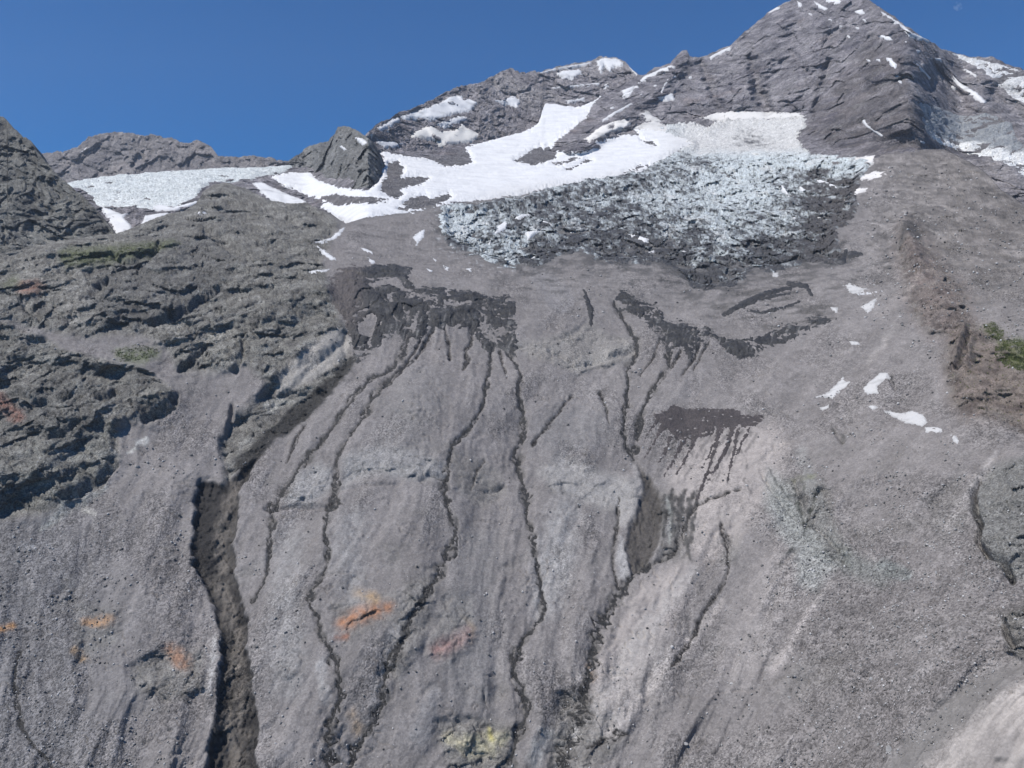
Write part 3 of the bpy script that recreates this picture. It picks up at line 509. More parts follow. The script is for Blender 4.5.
    for ln, c, k in (([(788, 476, 1), (795, 495, 2), (800, 514, 2.4), (806, 531, 1)], (.05, .054, .046), .9), ([(823, 480, .8), (813, 498, 1.8), (807, 520, 2.6), (803, 534, 1)], (.05, .054, .046), .9), ([(801, 478, .6), (805, 494, 1), (802, 510, 1)], (.06, .064, .05), .8), ([(766, 462, .8), (782, 489, 1.4), (799, 513, 1)], (.06, .062, .058), .8),
                     ([(814, 534, 1), (830, 552, 1.6), (842, 572, .8)], (.06, .062, .058), .8), ([(780, 566, 1.5), (786, 556, 3), (793, 546, 1.5)], (.06, .062, .06), .85), ([(792, 478, 2), (815, 475, 3)], (.13, .135, .085), .6), ([(740, 445, .6), (747, 462, 1), (744, 480, 1), (752, 492, .6)], (.07, .066, .062), .7),
                     ([(978, 478, 1), (972, 490, 1.8), (973, 508, 2.4), (979, 522, 1.6), (978, 540, .8)], (.025, .025, .028), .95), ([(988, 552, 1), (994, 556, 2.5), (1003, 563, 2.5), (1011, 578, 1)], (.025, .025, .028), .95), ([(1003, 617, .8), (1007, 634, 2), (1013, 646, 1.6), (1022, 640, 1)], (.025, .025, .028), .95), ([(970, 335, .8), (966, 352, 2.6), (961, 372, 2.8)], (.025, .025, .03), .9),  # overhang shade of the right cliffs painted near black
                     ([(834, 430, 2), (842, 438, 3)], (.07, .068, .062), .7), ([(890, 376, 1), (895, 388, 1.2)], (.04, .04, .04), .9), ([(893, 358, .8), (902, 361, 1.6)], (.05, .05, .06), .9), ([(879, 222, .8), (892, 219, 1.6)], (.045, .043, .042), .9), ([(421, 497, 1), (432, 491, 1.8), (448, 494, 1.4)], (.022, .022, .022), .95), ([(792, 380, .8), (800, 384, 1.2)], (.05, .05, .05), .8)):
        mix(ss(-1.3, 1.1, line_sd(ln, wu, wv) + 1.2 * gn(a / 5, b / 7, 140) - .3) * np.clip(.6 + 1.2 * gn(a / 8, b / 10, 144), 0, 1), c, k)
    for i in range(22):
        x = 660 + i * 4.6; y = 428 + 6 * math.sin(i * 1.9); l = 26 + 30 * abs(math.sin(i * 2.7))
        mix(ss(-1.0, .8, line_sd([(x, y, 1.5), (x - .33 * l, y + .5 * l, 1.0), (x - .52 * l, y + l, .3)], wu, wv)) * ss(-.5, .2, gn(a / 9, b / 16, 141 + i)), (.10, .093, .09), .6)
    for i in range(9):
        x = 664 + i * 4.2; y = 496 + 5 * math.sin(i * 2.3); l = 34 + 16 * math.sin(i * 1.7)
        mix(ss(-1.0, .8, line_sd([(x, y, 2.0), (x - 3, y + .5 * l, 1.6), (x - 7, y + l, .8)], wu, wv)) * ss(-.6, .1, gn(a / 8, b / 12, 171 + i)), (.035, .034, .033), .85)
    # big gully: brown mud, dark rims, left wall shade painted in; dark seep lines
    mix(ss(-1, 2.5, gsd), (.056, .051, .046), .92); mix(ss(2, 6, gsd) * ss(-.02, .3, fbm(a / 11, b / 30, 4, 124, .6)), (.030, .029, .028), .8); mix(ss(1.5, .0, np.abs(gsd - 1.2)), (.035, .034, .034), .7); mix(ss(0, 3, gsd - 7 + 5 * fbm(a / 12, b / 20, 2, 121)) * ss(-.15, .3, fbm(a / 12, b / 22, 4, 120, .6)), (.130, .117, .104), .8)
    uc = np.interp(v, [440, 466, 520, 578, 640, 690, 768, 930], [250, 236, 214, 217, 234, 236, 231, 226]) + 7 * fbm(a / 20, b / 26, 3, 125)
    mix(ss(0, 2, gsd) * ss(2, -5, u - uc) * ss(588, 560, v), (.024, .023, .023), .85)  # shadow along the gully's left wall, put into the albedo
    mix(ss(1, 4, gsd) * ss(9, 1, np.abs(u - uc - 5)) * ss(-.35, .15, fbm(a / 10, b / 16, 4, 127, .6)), (.135, .121, .107), .75)
    mix(ss(0, 2, gsd) * np.maximum(ss(-4, -10, u - uc), ss(6, 12, u - uc)) * ss(560, 590, v) * ss(-.2, .2, fbm(a / 9, b / 16, 3, 126)), (.030, .028, .027), .8)
    mix(bas, (.066, .060, .055), .92); mix(bas * ss(.0, .4, fbm(su / 4, v / 26, 4, 134)), (.035, .033, .031), .75)
    mix(ss(-3, 3, line_sd([(352, 358, 5), (338, 378, 9), (314, 402, 12), (287, 425, 11), (262, 443, 10), (244, 462, 9)], wu, wv) + 4 * fbm(a / 14, b / 14, 3, 122)), (.030, .029, .028), .92)
    mix(edge, (.092, .086, .080), .75); mix(wet, (.018, .017, .017), .97)
    mix(ss(-2, 2, line_sd([(666, 498, 1.5), (672, 515, 2), (670, 545, 1.5)], wu, wv)), (.3, .31, .29), .6)
    for x0, y0, x1, y1 in ((668, 497, 680, 520), (674, 498, 672, 540), (684, 497, 676, 540), (690, 500, 684, 545), (664, 500, 664, 540), (686, 540, 690, 560), (692, 520, 688, 548)):
        mix(ss(-1.5, 1, line_sd([(x0, y0, 1.6), (x1, y1, 1.2)], wu, wv)), (.06, .058, .056), .8)
    mix(gl, (.115, .113, .113), .8)
    # thin dirty bands in front of the ice
    mz = ss(430, 520, u) * ss(330, 290, v) * ss(245, 265, v) * (1 - rock)
    mix(mz * ss(.14, .42, fbm(a / 50, b / 17, 4, 130)), (.095, .091, .089), .6)
    gm = poly_sd(GLACIER, wu, wv, 34)
    mix(ss(-30, -2, gm) * ss(480, 520, u) * ss(-.22, .22, fbm(a / 30, b / 30, 4, 135, .65) - .35 * ss(-8, -30, gm)) * ss(230, 250, v), (.062, .060, .060), .8)
    mix(ss(-26, -2, gm) * ss(-.1, .3, fbm(a / 26, b / 26, 4, 136, .65) - .3 * ss(-6, -24, gm)) * ss(500, 470, u), (.075, .072, .071), .75)
    mix(ss(-16, -1, gm) * ss(.2, .4, fbm(a / 11, b / 16, 4, 137, .65)) * ss(560, 500, u), (.42, .43, .44), .7)
    ml = ss(505, 530, u) * ss(720, 690, u) * ss(252, 262, v) * ss(312, 285, v)
    mix(ml * ss(.12, .34, fbm(a / 26 + .3 * b / 26, b / 22, 4, 138, .62)), (.068, .066, .065), .75)
    mr = ss(690, 720, u) * ss(860, 830, u) * ss(262, 280, v) * ss(345, 325, v)
    mix(mr * ss(.06, .32, fbm(a / 60, b / 17, 4, 131)), (.075, .071, .068), .75)
    mq = ss(835, 850, u) * ss(905, 885, u) * ss(185, 200, v) * ss(300, 270, v)
    mix(mq * ss(.22, .4, fbm(a / 34, b / 17, 4, 132)), (.07, .066, .063), .8)
    mw = ss(335, 350, u) * ss(450, 430, u) * ss(215, 225, v) * ss(275, 262, v)
    mix(mw * ss(.18, .42, fbm(a / 40, b / 17, 4, 133)), (.085, .08, .077), .65)
    mix(up, (.150, .138, .136), .8)
    grain = np.clip(np.maximum(.34 + .66 * ss(-.15, .35, fbm(a / 70, b / 110, 3, 150) + .35 * ss(620, 900, u) * ss(420, 560, v) + .3 * ss(250, 60, u) * ss(430, 560, v) - .25 * np.exp(-((u - 450) / 150) ** 2)), np.maximum(rock, gl)) * (1 - .6 * pm(PALE_PINK, 12)) * (1 - .75 * np.maximum(pm(PALE_CORNER, 8), pm(DUSK_CORNER, 10))), .1, 1)
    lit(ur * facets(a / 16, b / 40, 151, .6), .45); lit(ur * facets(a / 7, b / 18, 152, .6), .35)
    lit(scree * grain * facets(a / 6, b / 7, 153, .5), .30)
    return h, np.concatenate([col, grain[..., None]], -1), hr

def mtn_fields(u, v, a, b, Y, nav):
    sn = np.maximum.reduce([ss(-3, 6, poly_sd(p, u, v)) for p in (GLACIER, SNOWFIELD, GLACIER_W, GLACIER_E, GLACIER_EU)])
    fl = 1 - .88 * sn
    wa = a + 60 * fbm(a / 260, b / 260, 3, 200); wb = b + 60 * fbm(a / 260, b / 260, 3, 201)
    ra, rb = rotc(wa, wb, -38, 1.0)
    ra, rb = rotc(wa, wb, 14, .55); sa0, sb0 = rotc(wa, wb, -12, .5)
    hr = fl * (55 * fbm(wa / 380, wb / 380, 2, 202) + 12 * facets(ra / 260, rb / 260, 204, 1.) + 26 * fbm(sa0 / 130, sb0 / 130, 4, 208, .5) + 11 * facets(ra / 90, rb / 90, 206, 1.) + 9 * facets(sa0 / 40, sb0 / 40, 209, 1.) + 3 * facets(ra / 20, rb / 20, 211, 1.) + 4 * (1 - 2 * np.abs(gn(sa0 / 70, sb0 / 45, 216))))
    h = fl * 5 * fbm(a / 40, b / 40, 3, 217)
    wu = u + 4 * fbm(a / 90, b / 90, 3, 220); wv = v + 4 * fbm(a / 90, b / 90, 3, 221)
    for ln, k, wd in (([(880, 30, 2), (890, 60, 3), (900, 95, 5), (905, 135, 8)], 150, 34), ([(684, 50, 1), (660, 80, 3), (620, 110, 4), (575, 150, 4)], 110, 22), ([(780, 20, 2), (760, 60, 3), (735, 100, 3)], 80, 20), ([(820, 30, 2), (800, 75, 3), (780, 105, 3)], 60, 18)):
        hr += k * ss(-wd, 0, line_sd(ln, wu, wv, wd + 4)) * fl
    for ln, k, wd in (([(752, 60, 2), (757, 90, 3), (770, 112, 2)], 90, 7), ([(935, 74, 5), (960, 108, 6)], 50, 10), ([(1000, 96, 6), (1024, 110, 10)], 70, 12), ([(905, 82, 4), (930, 84, 4)], 50, 8), ([(790, 50, 1), (800, 62, 1.5), (806, 72, 1)], 45, 4), ([(700, 62, 1), (712, 90, 2), (722, 108, 1)], 55, 5), ([(830, 60, 1), (822, 90, 2), (815, 112, 1)], 50, 5)):
        hr -= k * ss(-wd, 2, line_sd(ln, wu, wv, wd + 4))
    hr *= ss(-1, 6, v - M_top(u)); hr *= 1 - ss(26, 3, T_top(u) - v) * ss(345, 370, u) * ss(930, 905, u)
    h -= 12 * ss(2, 9, poly_sd(GLACIER, u, v))
    h *= 1 - .88 * ss(26, 3, T_top(u) - v) * ss(345, 370, u) * ss(930, 905, u)
    h -= 12 * ss(1, 9, v - T_top(u))
    col = np.ones(u.shape + (3,)) * np.array([.215, .203, .214])
    def mix(m, c, k=1.0):
        nonlocal col
        m = (np.clip(m, 0, 1) * k)[..., None]; col = col * (1 - m) + np.asarray(c) * m
    mix(ss(-.1, .5, fbm(ra / 300, rb / 300, 4, 230)), (.29, .275, .28), .6)
    sa, sb = rotc(wa, wb, 12, 5.0)
    mix(ss(.1, .5, fbm(sa / 260, sb / 260, 4, 231)), (.095, .09, .10), .55)
    mix(ss(.15, .6, fbm(a / 130, b / 130, 4, 232)), (.22, .18, .165), .5)
    for dg, sd_ in ((-38, 240), (28, 244), (8, 248)):
        la, lb = rotc(wa, wb, dg, 1.0)
        mix(ss(.10, .0, np.abs(gn(la / 130, lb / 26, sd_))) * ss(.0, .35, fbm(a / 160, b / 160, 2, sd_ + 1)), (.085, .08, .095), .75)
        mix(ss(.09, .0, np.abs(gn(la / 100, lb / 22, sd_ + 2))) * ss(.0, .35, fbm(a / 150, b / 150, 2, sd_ + 3)), (.37, .355, .36), .6)
    mix(ss(-8, 8, poly_sd([(880, 30), (900, 60), (912, 90), (926, 128), (955, 150), (880, 162), (838, 152), (803, 132), (822, 100), (855, 60)], wu, wv)) * np.clip(.75 + fbm(a / 60, b / 60, 3, 235), .2, 1), (.112, .100, .098), .8)
    for dg, sd_ in ((-52, 260), (-30, 262), (35, 264)):
        la, lb = rotc(wa, wb, dg, 1.0)
        mix(ss(.16, .03, np.abs(gn(la / 300, lb / 42, sd_))) * ss(-.05, .3, fbm(a / 200, b / 200, 2, sd_ + 1)), (.088, .083, .097), .7)
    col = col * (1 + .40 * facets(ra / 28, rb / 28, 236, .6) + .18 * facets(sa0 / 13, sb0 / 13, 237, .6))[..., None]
    mix(ss(.2, .5, fbm(a / 40, b / 40, 3, 233)), (.25, .245, .24), .35)
    mix(sn, (.13, .125, .125), .7)
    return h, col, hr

def crag_fields(seed, amp, scl, base, pale, dark, topf):
    def f(u, v, a, b, Y, nav):
        wa = a + .25 * scl * fbm(a / scl, b / scl, 3, seed); wb = b + .25 * scl * fbm(a / scl, b / scl, 3, seed + 1)
        ra, rb = rotc(wa, wb, 20, .7)
        hr = amp * 1.15 * (.8 * rockform(ra, rb, scl * .7, seed + 2) + .30 * facets(ra / scl * 4, rb / scl * 4, seed + 10, 1.) + .22 * facets(ra / scl * 8, rb / scl * 8, seed + 11, 1.)) * ss(-1, 6, v - topf(u))
        h = amp * .22 * fbm(ra / scl * 3, rb / scl * 3, 3, seed + 14) * (ss(-1, 10, v - topf(u)) * .9 + .1)
        for dg, sd_ in ((28, 16), (-50, 18)):
            la, lb = rotc(wa, wb, dg, 2.4)
            h -= amp * .16 * ss(.09, 0, np.abs(gn(la / scl * 4, lb / scl * 4, seed + sd_)))
        col = np.ones(u.shape + (3,)) * np.array(base)
        def mix(m, c, k):
            nonlocal col
            m = (np.clip(m, 0, 1) * k)[..., None]; col = col * (1 - m) + np.asarray(c) * m
        mix(ss(-.05, .5, fbm(ra / scl * 1.3, rb / scl * 1.3, 4, seed + 20)), pale, .7)
        mix(ss(.1, .5, fbm(ra / scl * 2, rb / scl * 2, 4, seed + 21)), dark, .6)
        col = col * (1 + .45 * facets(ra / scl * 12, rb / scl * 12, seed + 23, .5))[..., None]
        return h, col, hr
    return f

def build(name, u0, u1, du, nr, top, bot, yf, fields, mat, smooth=2):
    L = Layer(); L.u0, L.du, L.top, L.bot = u0, du, top, bot
    us = np.arange(u0, u1 + du, du); tp = top(us); bt = np.maximum(bot(us), tp + 2)
    L.bot = lambda u: np.maximum(bot(u), top(u) + 2)
    w = np.linspace(0, 1, nr)[:, None]
    u = np.broadcast_to(us[None], (nr, len(us))).copy(); v = tp + (bt - tp) * w
    Y = yf(u, v); P = to_world(u, v, Y)
    N = normals(P)
    a = P[..., 0]; b = P[..., 1] * .74 + P[..., 2] * .67
    h, col, hr = fields(u, v, a, b, Y, None)
    P = P * (1 - hr / Y)[..., None] + N * h[..., None]
    L.P = P; L.PS = box3(P, smooth); L.N = normals(box3(P, 5)); L.bed = N
    # carry the crest over and down its far side so that the sheet has a back
    crest = P[:1]; back = [crest + np.array([0, d, -d * z]) for d, z in ((900, 1.1), (350, .9), (120, .7), (40, .4))]
    if name != 'terrain' or True:
        Pm = np.concatenate(back + [P]); cm = np.concatenate([col[:1]] * 4 + [col])
    L.obj = mesh_grid(name, Pm, cm, mat)
    return L

terrain = build('terrain', -190, 1214, 1.1, 620, T_top, lambda u: u * 0 + 915., yland, land_fields, M_soil)
tag(terrain.obj, 'grey rubble face cut by dark muddy gullies below the glacier', kind='structure')
mountain = build('mountain', 40, 1210, 1.1, 260, M_top, lambda u: T_top(u) + 9 + 16 * (1 - ss(300, 360, u)) + 14 * ss(945, 960, u), y_mountain, mtn_fields, M_mtn)
tag(mountain.obj, 'rocky volcano summit rising above the icefall', kind='structure')
knob_y = lambda u, v: planar(yland(np.minimum(u, 118), T_top(np.minimum(u, 118))) * 1.10, T_top(np.minimum(u, 118)), v, 1.15)
knob = build('crag', -190, 132, 1.0, 190, K_top, lambda u: T_top(u) + 14, knob_y, crag_fields(300, 15, 110, (.165, .162, .15), (.25, .245, .222), (.07, .07, .07), K_top), M_knob)
tag(knob.obj, 'dark rocky crag at the left with a small black tip', kind='structure')
farridge = build('ridge', -90, 335, 1.0, 80, F_top, lambda u: u * 0 + 200., lambda u, v: planar(3900 + 0 * u, 200, v, 1.0), crag_fields(330, 34, 260, (.20, .187, .185), (.27, .245, .235), (.10, .095, .105), F_top), M_mtnfar)
tag(farridge.obj, 'low serrated ridge behind the small glacier on the left', kind='structure')
shoulder = build('mountain', 346, 668, 1.0, 130, H_top, lambda u: M_top(np.clip(u, 370, 668)) + 26, lambda u, v: planar(y_mountain(u, H_ref(u)) * 1.10, H_ref(u), v, .95), crag_fields(360, 32, 260, (.235, .22, .228), (.32, .30, .295), (.09, .083, .095), H_top), M_mtnfar)
tag(shoulder.obj, 'snow streaked shoulder of the volcano left of the summit', kind='structure')
peak = build('crag', 283, 387, .8, 100, P_top, lambda u: P_bot(u) + 5, lambda u, v: planar(y_mountain(u, P_bot(u)) * 1.012, P_bot(u) + 5, v, .8), crag_fields(390, 24, 150, (.17, .17, .165), (.23, .227, .22), (.085, .085, .088), P_top), M_knob)
tag(peak.obj, 'small dark rock peak rising out of the snow', kind='structure')

# ------------------------------------------------------------------ things that lie on the sheets
def patch(name, lay, polys, mat, raise_px=1.0, edge=3.0, colf=(.80, .81, .83), holes=(), lines=(), rag=1.6, step=.8, relief=None, seed=0, ragscale=1.0, sdf=None, tooth=0, blocks=None, grow=0):
    allp = [q for p in polys for q in p] + [q[:2] for l in lines for q in l]
    pu = [q[0] for q in allp]; pv = [q[1] for q in allp]
    wmax = max([q[2] for l in lines for q in l] + [0])
    us = np.arange(min(pu) - 4 - wmax, max(pu) + 4 + wmax, step); vs = np.arange(min(pv) - 4 - wmax, max(pv) + 4 + wmax, step)
    u, v = np.meshgrid(us, vs)
    P, N = lay.sample(u, v)
    if lay in (shoulder, mountain, peak): P = box3(P, 3)
    a = P[..., 0]; b = P[..., 1] * .74 + P[..., 2] * .67
    px = P[..., 1] / F; k = np.median(px) * 4 * ragscale
    sd = np.full(u.shape, -12., np.float32)
    for p in polys: sd = np.maximum(sd, poly_sd(p, u, v))
    for l in lines: sd = np.maximum(sd, line_sd(l, u, v))
    for p in holes: sd = np.minimum(sd, -poly_sd(p, u, v))
    if sdf is not None: sd = sdf(u, v, a, b)
    sd = sd + grow
    if tooth: sd = sd + tooth * fbm((u + .25 * v) / 5.5, v / 34, 3, 430 + seed) * ss(285, 318, v)
    sd = sd + rag * (fbm(a / k / 1.6, b / k / 1.6, 3, 400 + seed)) + rag * .5 * gn(a / k * 2, b / k * 2, 410 + seed)
    inside = (v > lay.top(u) - .5) & (v < lay.bot(u))
    h = px * np.where(sd > 0, raise_px * (.12 + .88 * ss(0, edge, sd)), np.maximum(sd, -4) * .9)
    if callable(colf): col = colf(u, v, a, b, sd)
    else: col = np.ones(u.shape + (3,)) * np.array(colf) * (1 + .05 * fbm(a / k / 5, b / k / 2, 3, 420))[..., None]
    if relief is not None: h = h + relief(u, v, a, b, px) * ss(-.5, 3, sd)
    if blocks is not None: P = P * (1 - blocks(u, v, a, b) * ss(0, 5, sd) / P[..., 1])[..., None]
    P = P + N * h[..., None]
    keep = (sd > -.3) & inside
    return mesh_grid(name, P, col, mat, keep)

def ice_relief(amp, sc):
    def f(u, v, a, b, px):
        wa = a + .3 * sc * fbm(a / sc, b / sc, 3, 500); wb = b + .3 * sc * fbm(a / sc, b / sc, 3, 501)
        f1, f2, cid = cells(wa / sc, wb / sc * 1.3, 7)
        return amp * (.6 * (cid - .45) * ss(0, .2, f2 - f1) + .9 * rockform(wa, wb * 1.4, sc * .8, 502))
    return f

# main icefall
CLEAN = [(441, 206), (452, 207), (478, 206), (490, 214), (480, 236), (466, 240), (450, 230)]
CLEAN2 = [(492, 232), (512, 224), (524, 238), (506, 250), (492, 250)]
CLEAN3 = [(585, 190), (640, 172), (668, 158), (690, 120), (806, 110), (806, 145), (860, 158), (860, 164), (835, 172), (800, 176), (778, 200), (765, 222), (745, 240), (725, 244), (705, 228), (680, 214), (650, 212), (625, 214), (600, 206)]
ICE_MEAN = [(445,215,.75),(465,225,.8),(480,240,.5),(455,245,.35),(505,212,.35),(520,200,.3),(515,240,.6),(500,250,.5),(540,215,.3),(550,235,.3),(535,255,.15),(580,195,.35),(590,215,.3),(610,195,.55),(600,240,.15),(575,245,.2),(630,185,.4),(650,180,.38),(640,200,.5),(620,210,.35),(660,205,.55),(650,220,.25),(640,235,.15),(640,255,.1),(670,255,.08),(680,190,.65),(680,170,.55),(700,150,.9),(720,140,.8),(700,163,.3),(690,128,.85),(760,125,.8),(790,140,.75),(750,140,.5),(720,175,.85),(740,195,.8),(700,205,.62),(690,225,.32),(720,220,.6),(710,240,.4),(740,245,.35),(720,265,.12),(760,160,.9),(800,160,.85),(840,162,.8),(770,190,.65),(790,185,.5),(780,215,.5),(755,225,.5),(800,205,.3),(815,180,.2),(840,185,.12),(830,205,.08),(845,220,.05),(800,230,.2),(780,245,.12),(820,250,.05),(760,262,.08),(700,280,.06)]
def ice_col(u, v, a, b, sd):
    wu = u + 8 * fbm(a / 60, b / 60, 3, 520); wv = v + 5 * fbm(a / 60, b / 60, 3, 521)
    num = np.zeros_like(u); den = np.zeros_like(u)
    for x, y, m in ICE_MEAN:
        q = 1 / ((wu - x) ** 2 * .6 + (wv - y) ** 2 * 1.6 + 30) ** 1.6; num += q * m; den += q
    m = num / den
    fine = fbm((a + b * .22) / 22, (b * .30 - a * .45) / 34, 4, 533, .72); mid = fbm((a + b * .3) / 70, (b * .35 - a * .4) / 60, 4, 536, .6)
    ia, ib = rotc(a + 8 * fbm(a / 30, b / 60, 2, 545), b * .42, 28, 1.0); blk = facets(ia / 16, ib / 12, 7, .5); blk2 = facets(ia / 7, ib / 6, 9, .5)
    crk = np.maximum(ss(.10, .0, np.abs(gn(ia / 46, ib / 15, 553))), ss(.12, .0, np.abs(gn(ia / 22, ib / 9, 554))) * .8)
    smooth_up = ss(160, 146, wv) * ss(640, 700, u)
    n = (.55 * fine + .5 * mid + .38 * blk + .34 * blk2 - .30 * crk) * (1 - .45 * smooth_up)
    c = ss(-.34, .34, (m - .44) * 1.15 + n * .95)
    dirt = np.array([.055, .054, .056]) * (1 + .5 * fbm(a / 30, b / 30, 3, 540))[..., None]
    dirt = dirt + (np.array([.135, .132, .13]) - dirt) * (ss(.1, .5, fbm(a / 70, b / 26, 4, 541)) * .7)[..., None]
    br = ss(770, 850, u)[..., None] * .8; dirt = dirt * (1 - br) + np.array([.080, .072, .068]) * br
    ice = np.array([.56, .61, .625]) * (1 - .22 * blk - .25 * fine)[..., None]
    ice = ice + (np.array([.58, .575, .56]) - ice) * np.clip(smooth_up + .6 * ss(.15, .5, mid), 0, 1)[..., None]
    return dirt * (1 - c[..., None]) + ice * c[..., None]
def ice_blocks(u, v, a, b):
    k = .25 + .75 * ss(148, 166, v)
    wa = a + 12 * fbm(a / 50, b / 90, 3, 545); wb = b + 24 * fbm(a / 50, b / 90, 3, 546)
    ia, ib = rotc(wa, wb * .42, 28, 1.0)
    cr = ss(.10, .0, np.abs(gn(ia / 70, ib / 24, 547))) + ss(.09, .0, np.abs(gn(ia / 30, ib / 13, 548)))
    return k * (14 * facets(ia / 34, ib / 26, 549, 1.) + 8.5 * facets(ia / 14, ib / 12, 551, 1.) + 4 * facets(ia / 6, ib / 6, 552, 1.) - 7 * cr)
def ice_rel(u, v, a, b, px):
    amp = .35 + .65 * ss(146, 165, v)
    return ice_relief(3.5, 60)(u, v, a, b, px) * amp * ss(0, 12, poly_sd(GLACIER, u, v)) - 3 * amp * ss(.075, 0, np.abs(gn(a / 95 + .4 * gn(a / 40, b / 40, 511), b / 42 + .5 * gn(a / 60, b / 60, 512), 510))) * ss(0, 8, poly_sd(GLACIER, u, v))

class Bed:
    """mountain and terrain sheets read as one ground"""
    top = staticmethod(M_top); bot = staticmethod(lambda u: u * 0 + 900.)
    def sample(self, u, v):
        Pa, Na = mountain.sample(u, v); Pb, Nb = terrain.sample(u, v)
        w = (ss(0, 6, v - T_top(u)) * ss(330, 360, u) * ss(912, 900, u))[..., None]
        return Pa * (1 - w) + Pb * w, Na * (1 - w) + Nb * w
bed = Bed()

g = patch('glacier', bed, [GLACIER], M_ice, 2.2, 3, ice_col, relief=ice_rel, blocks=ice_blocks, seed=1, rag=4.5, ragscale=2.2)
tag(g, 'broken blue white icefall fading into dirty ice at its lower edge', 'glacier')
def wcol(u, v, a, b, sd):
    n = fbm(a / 60, b / 25, 4, 550, .65)
    c = np.clip(.75 + .9 * n + .3 * ss(195, 208, v), 0, 1)[..., None]
    return np.array([.42, .46, .46]) * (1 - c) + np.array([.68, .71, .70]) * c
g = patch('glacier', mountain, [GLACIER_W], M_ice, 1.0, 3, wcol, relief=ice_relief(4, 45), seed=2, rag=1.2)
tag(g, 'smooth pale glacier below the low ridge on the left', 'glacier')
def ecol(u, v, a, b, sd):
    n = fbm(a / 120, b / 40, 4, 560, .65)
    c = np.clip(ss(132, 142, v + 4 * n - (u - 930) * .16) + .5 * n, 0, 1)[..., None]
    return np.array([.235, .25, .265]) * (1 - c) + np.array([.70, .71, .71]) * c
g = patch('glacier', mountain, [GLACIER_E], M_ice, 1.0, 3, ecol, relief=ice_relief(9, 60), seed=3, rag=1.4)
tag(g, 'grey blue glacier behind the right hand ridge with a white lower margin', 'glacier')
g = patch('glacier', mountain, [GLACIER_EU], M_ice, 1.0, 3, lambda u, v, a, b, sd: np.array([.62, .63, .64]) * (1 - .25 * ss(0, .5, fbm(a / 90, b / 60, 4, 570)))[..., None], relief=ice_relief(10, 70), seed=4, rag=1.4)
tag(g, 'steep white hanging glacier on the skyline right of the summit', 'glacier')
def scol(u, v, a, b, sd):
    n = fbm(a / 90, b / 22, 4, 580, .6)
    d = np.clip(ss(180, 204, v - (u - 520) * -.14 + 14 * n) * ss(440, 520, u) * .75 + ss(640, 690, u) * .35 + .12 * ss(.2, .6, n), 0, 1)[..., None]
    return np.array([.60, .605, .615]) * (1 + .22 * n)[..., None] * (1 - d) + np.array([.42, .41, .40]) * d
g = patch('snowfield', bed, [SNOWFIELD], M_snow, 1.4, 4, scol, holes=SNOW_HOLES, seed=5, rag=3.0, relief=lambda u, v, a, b, px: 5 * fbm(a / 90, b / 70, 4, 650, .55))
tag(g, 'broad white snowfield with dark rock islands below the shoulder', 'snowfield')

def snow(lay, poly, label, raise_px=.5, group=None, rag=1.5, holes=(), col=None, lines=()):
    global _ns; _ns += 1
    if col is None: col = (.47, .465, .46) if lay is terrain and poly is not None and min(q[1] for q in poly) > 270 else (.60, .605, .615)
    if lay in (shoulder, mountain, peak): raise_px = max(raise_px, 1.2)
    _c = np.array(col); sc_ = 30. if lay is terrain else 90.
    col = lambda u, v, a, b, sd: _c * ((1 - .30 * ss(.05, .5, fbm(a / sc_, b / sc_ * 2, 4, 640 + _ns, .65))) * (.72 + .28 * ss(-.2, 2.0, sd)))[..., None]
    g = patch('snow_patch', lay, [poly] if poly else [], M_snow, raise_px, 2.2, col, seed=10 + _ns, rag=rag, holes=holes, step=.6, lines=lines, ragscale=.7)
    tag(g, label, 'snow patch', group)
    return g
_ns = 0
G1 = 'snow patches on the shoulder'; G2 = 'snow patches on the summit rock'; G3 = 'snow patches on the rubble slope'; G4 = 'snow strips at the foot of the snowfield'; G5 = 'snow strips on the dirty ice'
S = shoulder; Mt = mountain; Tr = terrain
snow(S, [(400, 116), (420, 110), (440, 103), (450, 97), (462, 95), (464, 100), (470, 99), (478, 103), (470, 112), (458, 113), (445, 118), (432, 120), (420, 118), (405, 120)], 'largest snow patch high on the shoulder just under its skyline', group=G1)
snow(S, [(412, 134), (425, 127), (432, 126), (440, 131), (455, 130), (462, 124), (475, 132), (480, 136), (470, 142), (455, 143), (440, 146), (437, 139), (425, 139), (412, 139)], 'bone coloured snow patch low on the shoulder above the snowfield', group=G1, col=(.66, .64, .60))
snow(S, None, 'thin snow streak running down the left end of the shoulder', group=G1, lines=[[(393, 119, 1.2), (391, 126, 1.2), (388, 131, .8)]], rag=.7)
snow(S, [(371, 134), (377, 131), (376, 135), (372, 137)], 'tiny snow patch at the lower left tip of the shoulder', group=G1, rag=.6)
snow(S, [(377, 142), (395, 141), (404, 143), (395, 148), (384, 148)], 'ragged snow patch beside the top of the small dark peak', group=G1)
snow(S, [(495, 100), (505, 100), (512, 96), (520, 100), (518, 108), (508, 105)], 'small snow patch in the middle of the shoulder wall', group=G1)
snow(S, None, 'bright snow cornice along the shoulder skyline', group=G1, lines=[[(540, 73, 1), (560, 68, 1.3), (575, 66, 1.6), (590, 63, 1)]], rag=.9)
snow(S, [(596, 60), (605, 57.5), (616, 58), (624, 63), (621, 68), (615, 66), (610, 72), (605, 66), (601, 74), (598, 67)], 'frosty white crown on the highest point of the shoulder', group=G1, rag=2.2)
snow(S, None, 'narrow level snow ledge across the shoulder wall', group=G1, lines=[[(553, 88, .8), (575, 86, 1.3), (600, 83, .8)]], rag=.9)
snow(S, [(566, 101), (575, 99), (584, 97), (585, 100), (575, 103), (568, 104)], 'snow patch at the foot of the shoulder wall beside the chute', group=G1)
snow(S, [(603, 85), (608, 83), (609, 87), (605, 89)], 'small square snow spot right of the level ledge on the shoulder', group=G1, rag=.6)
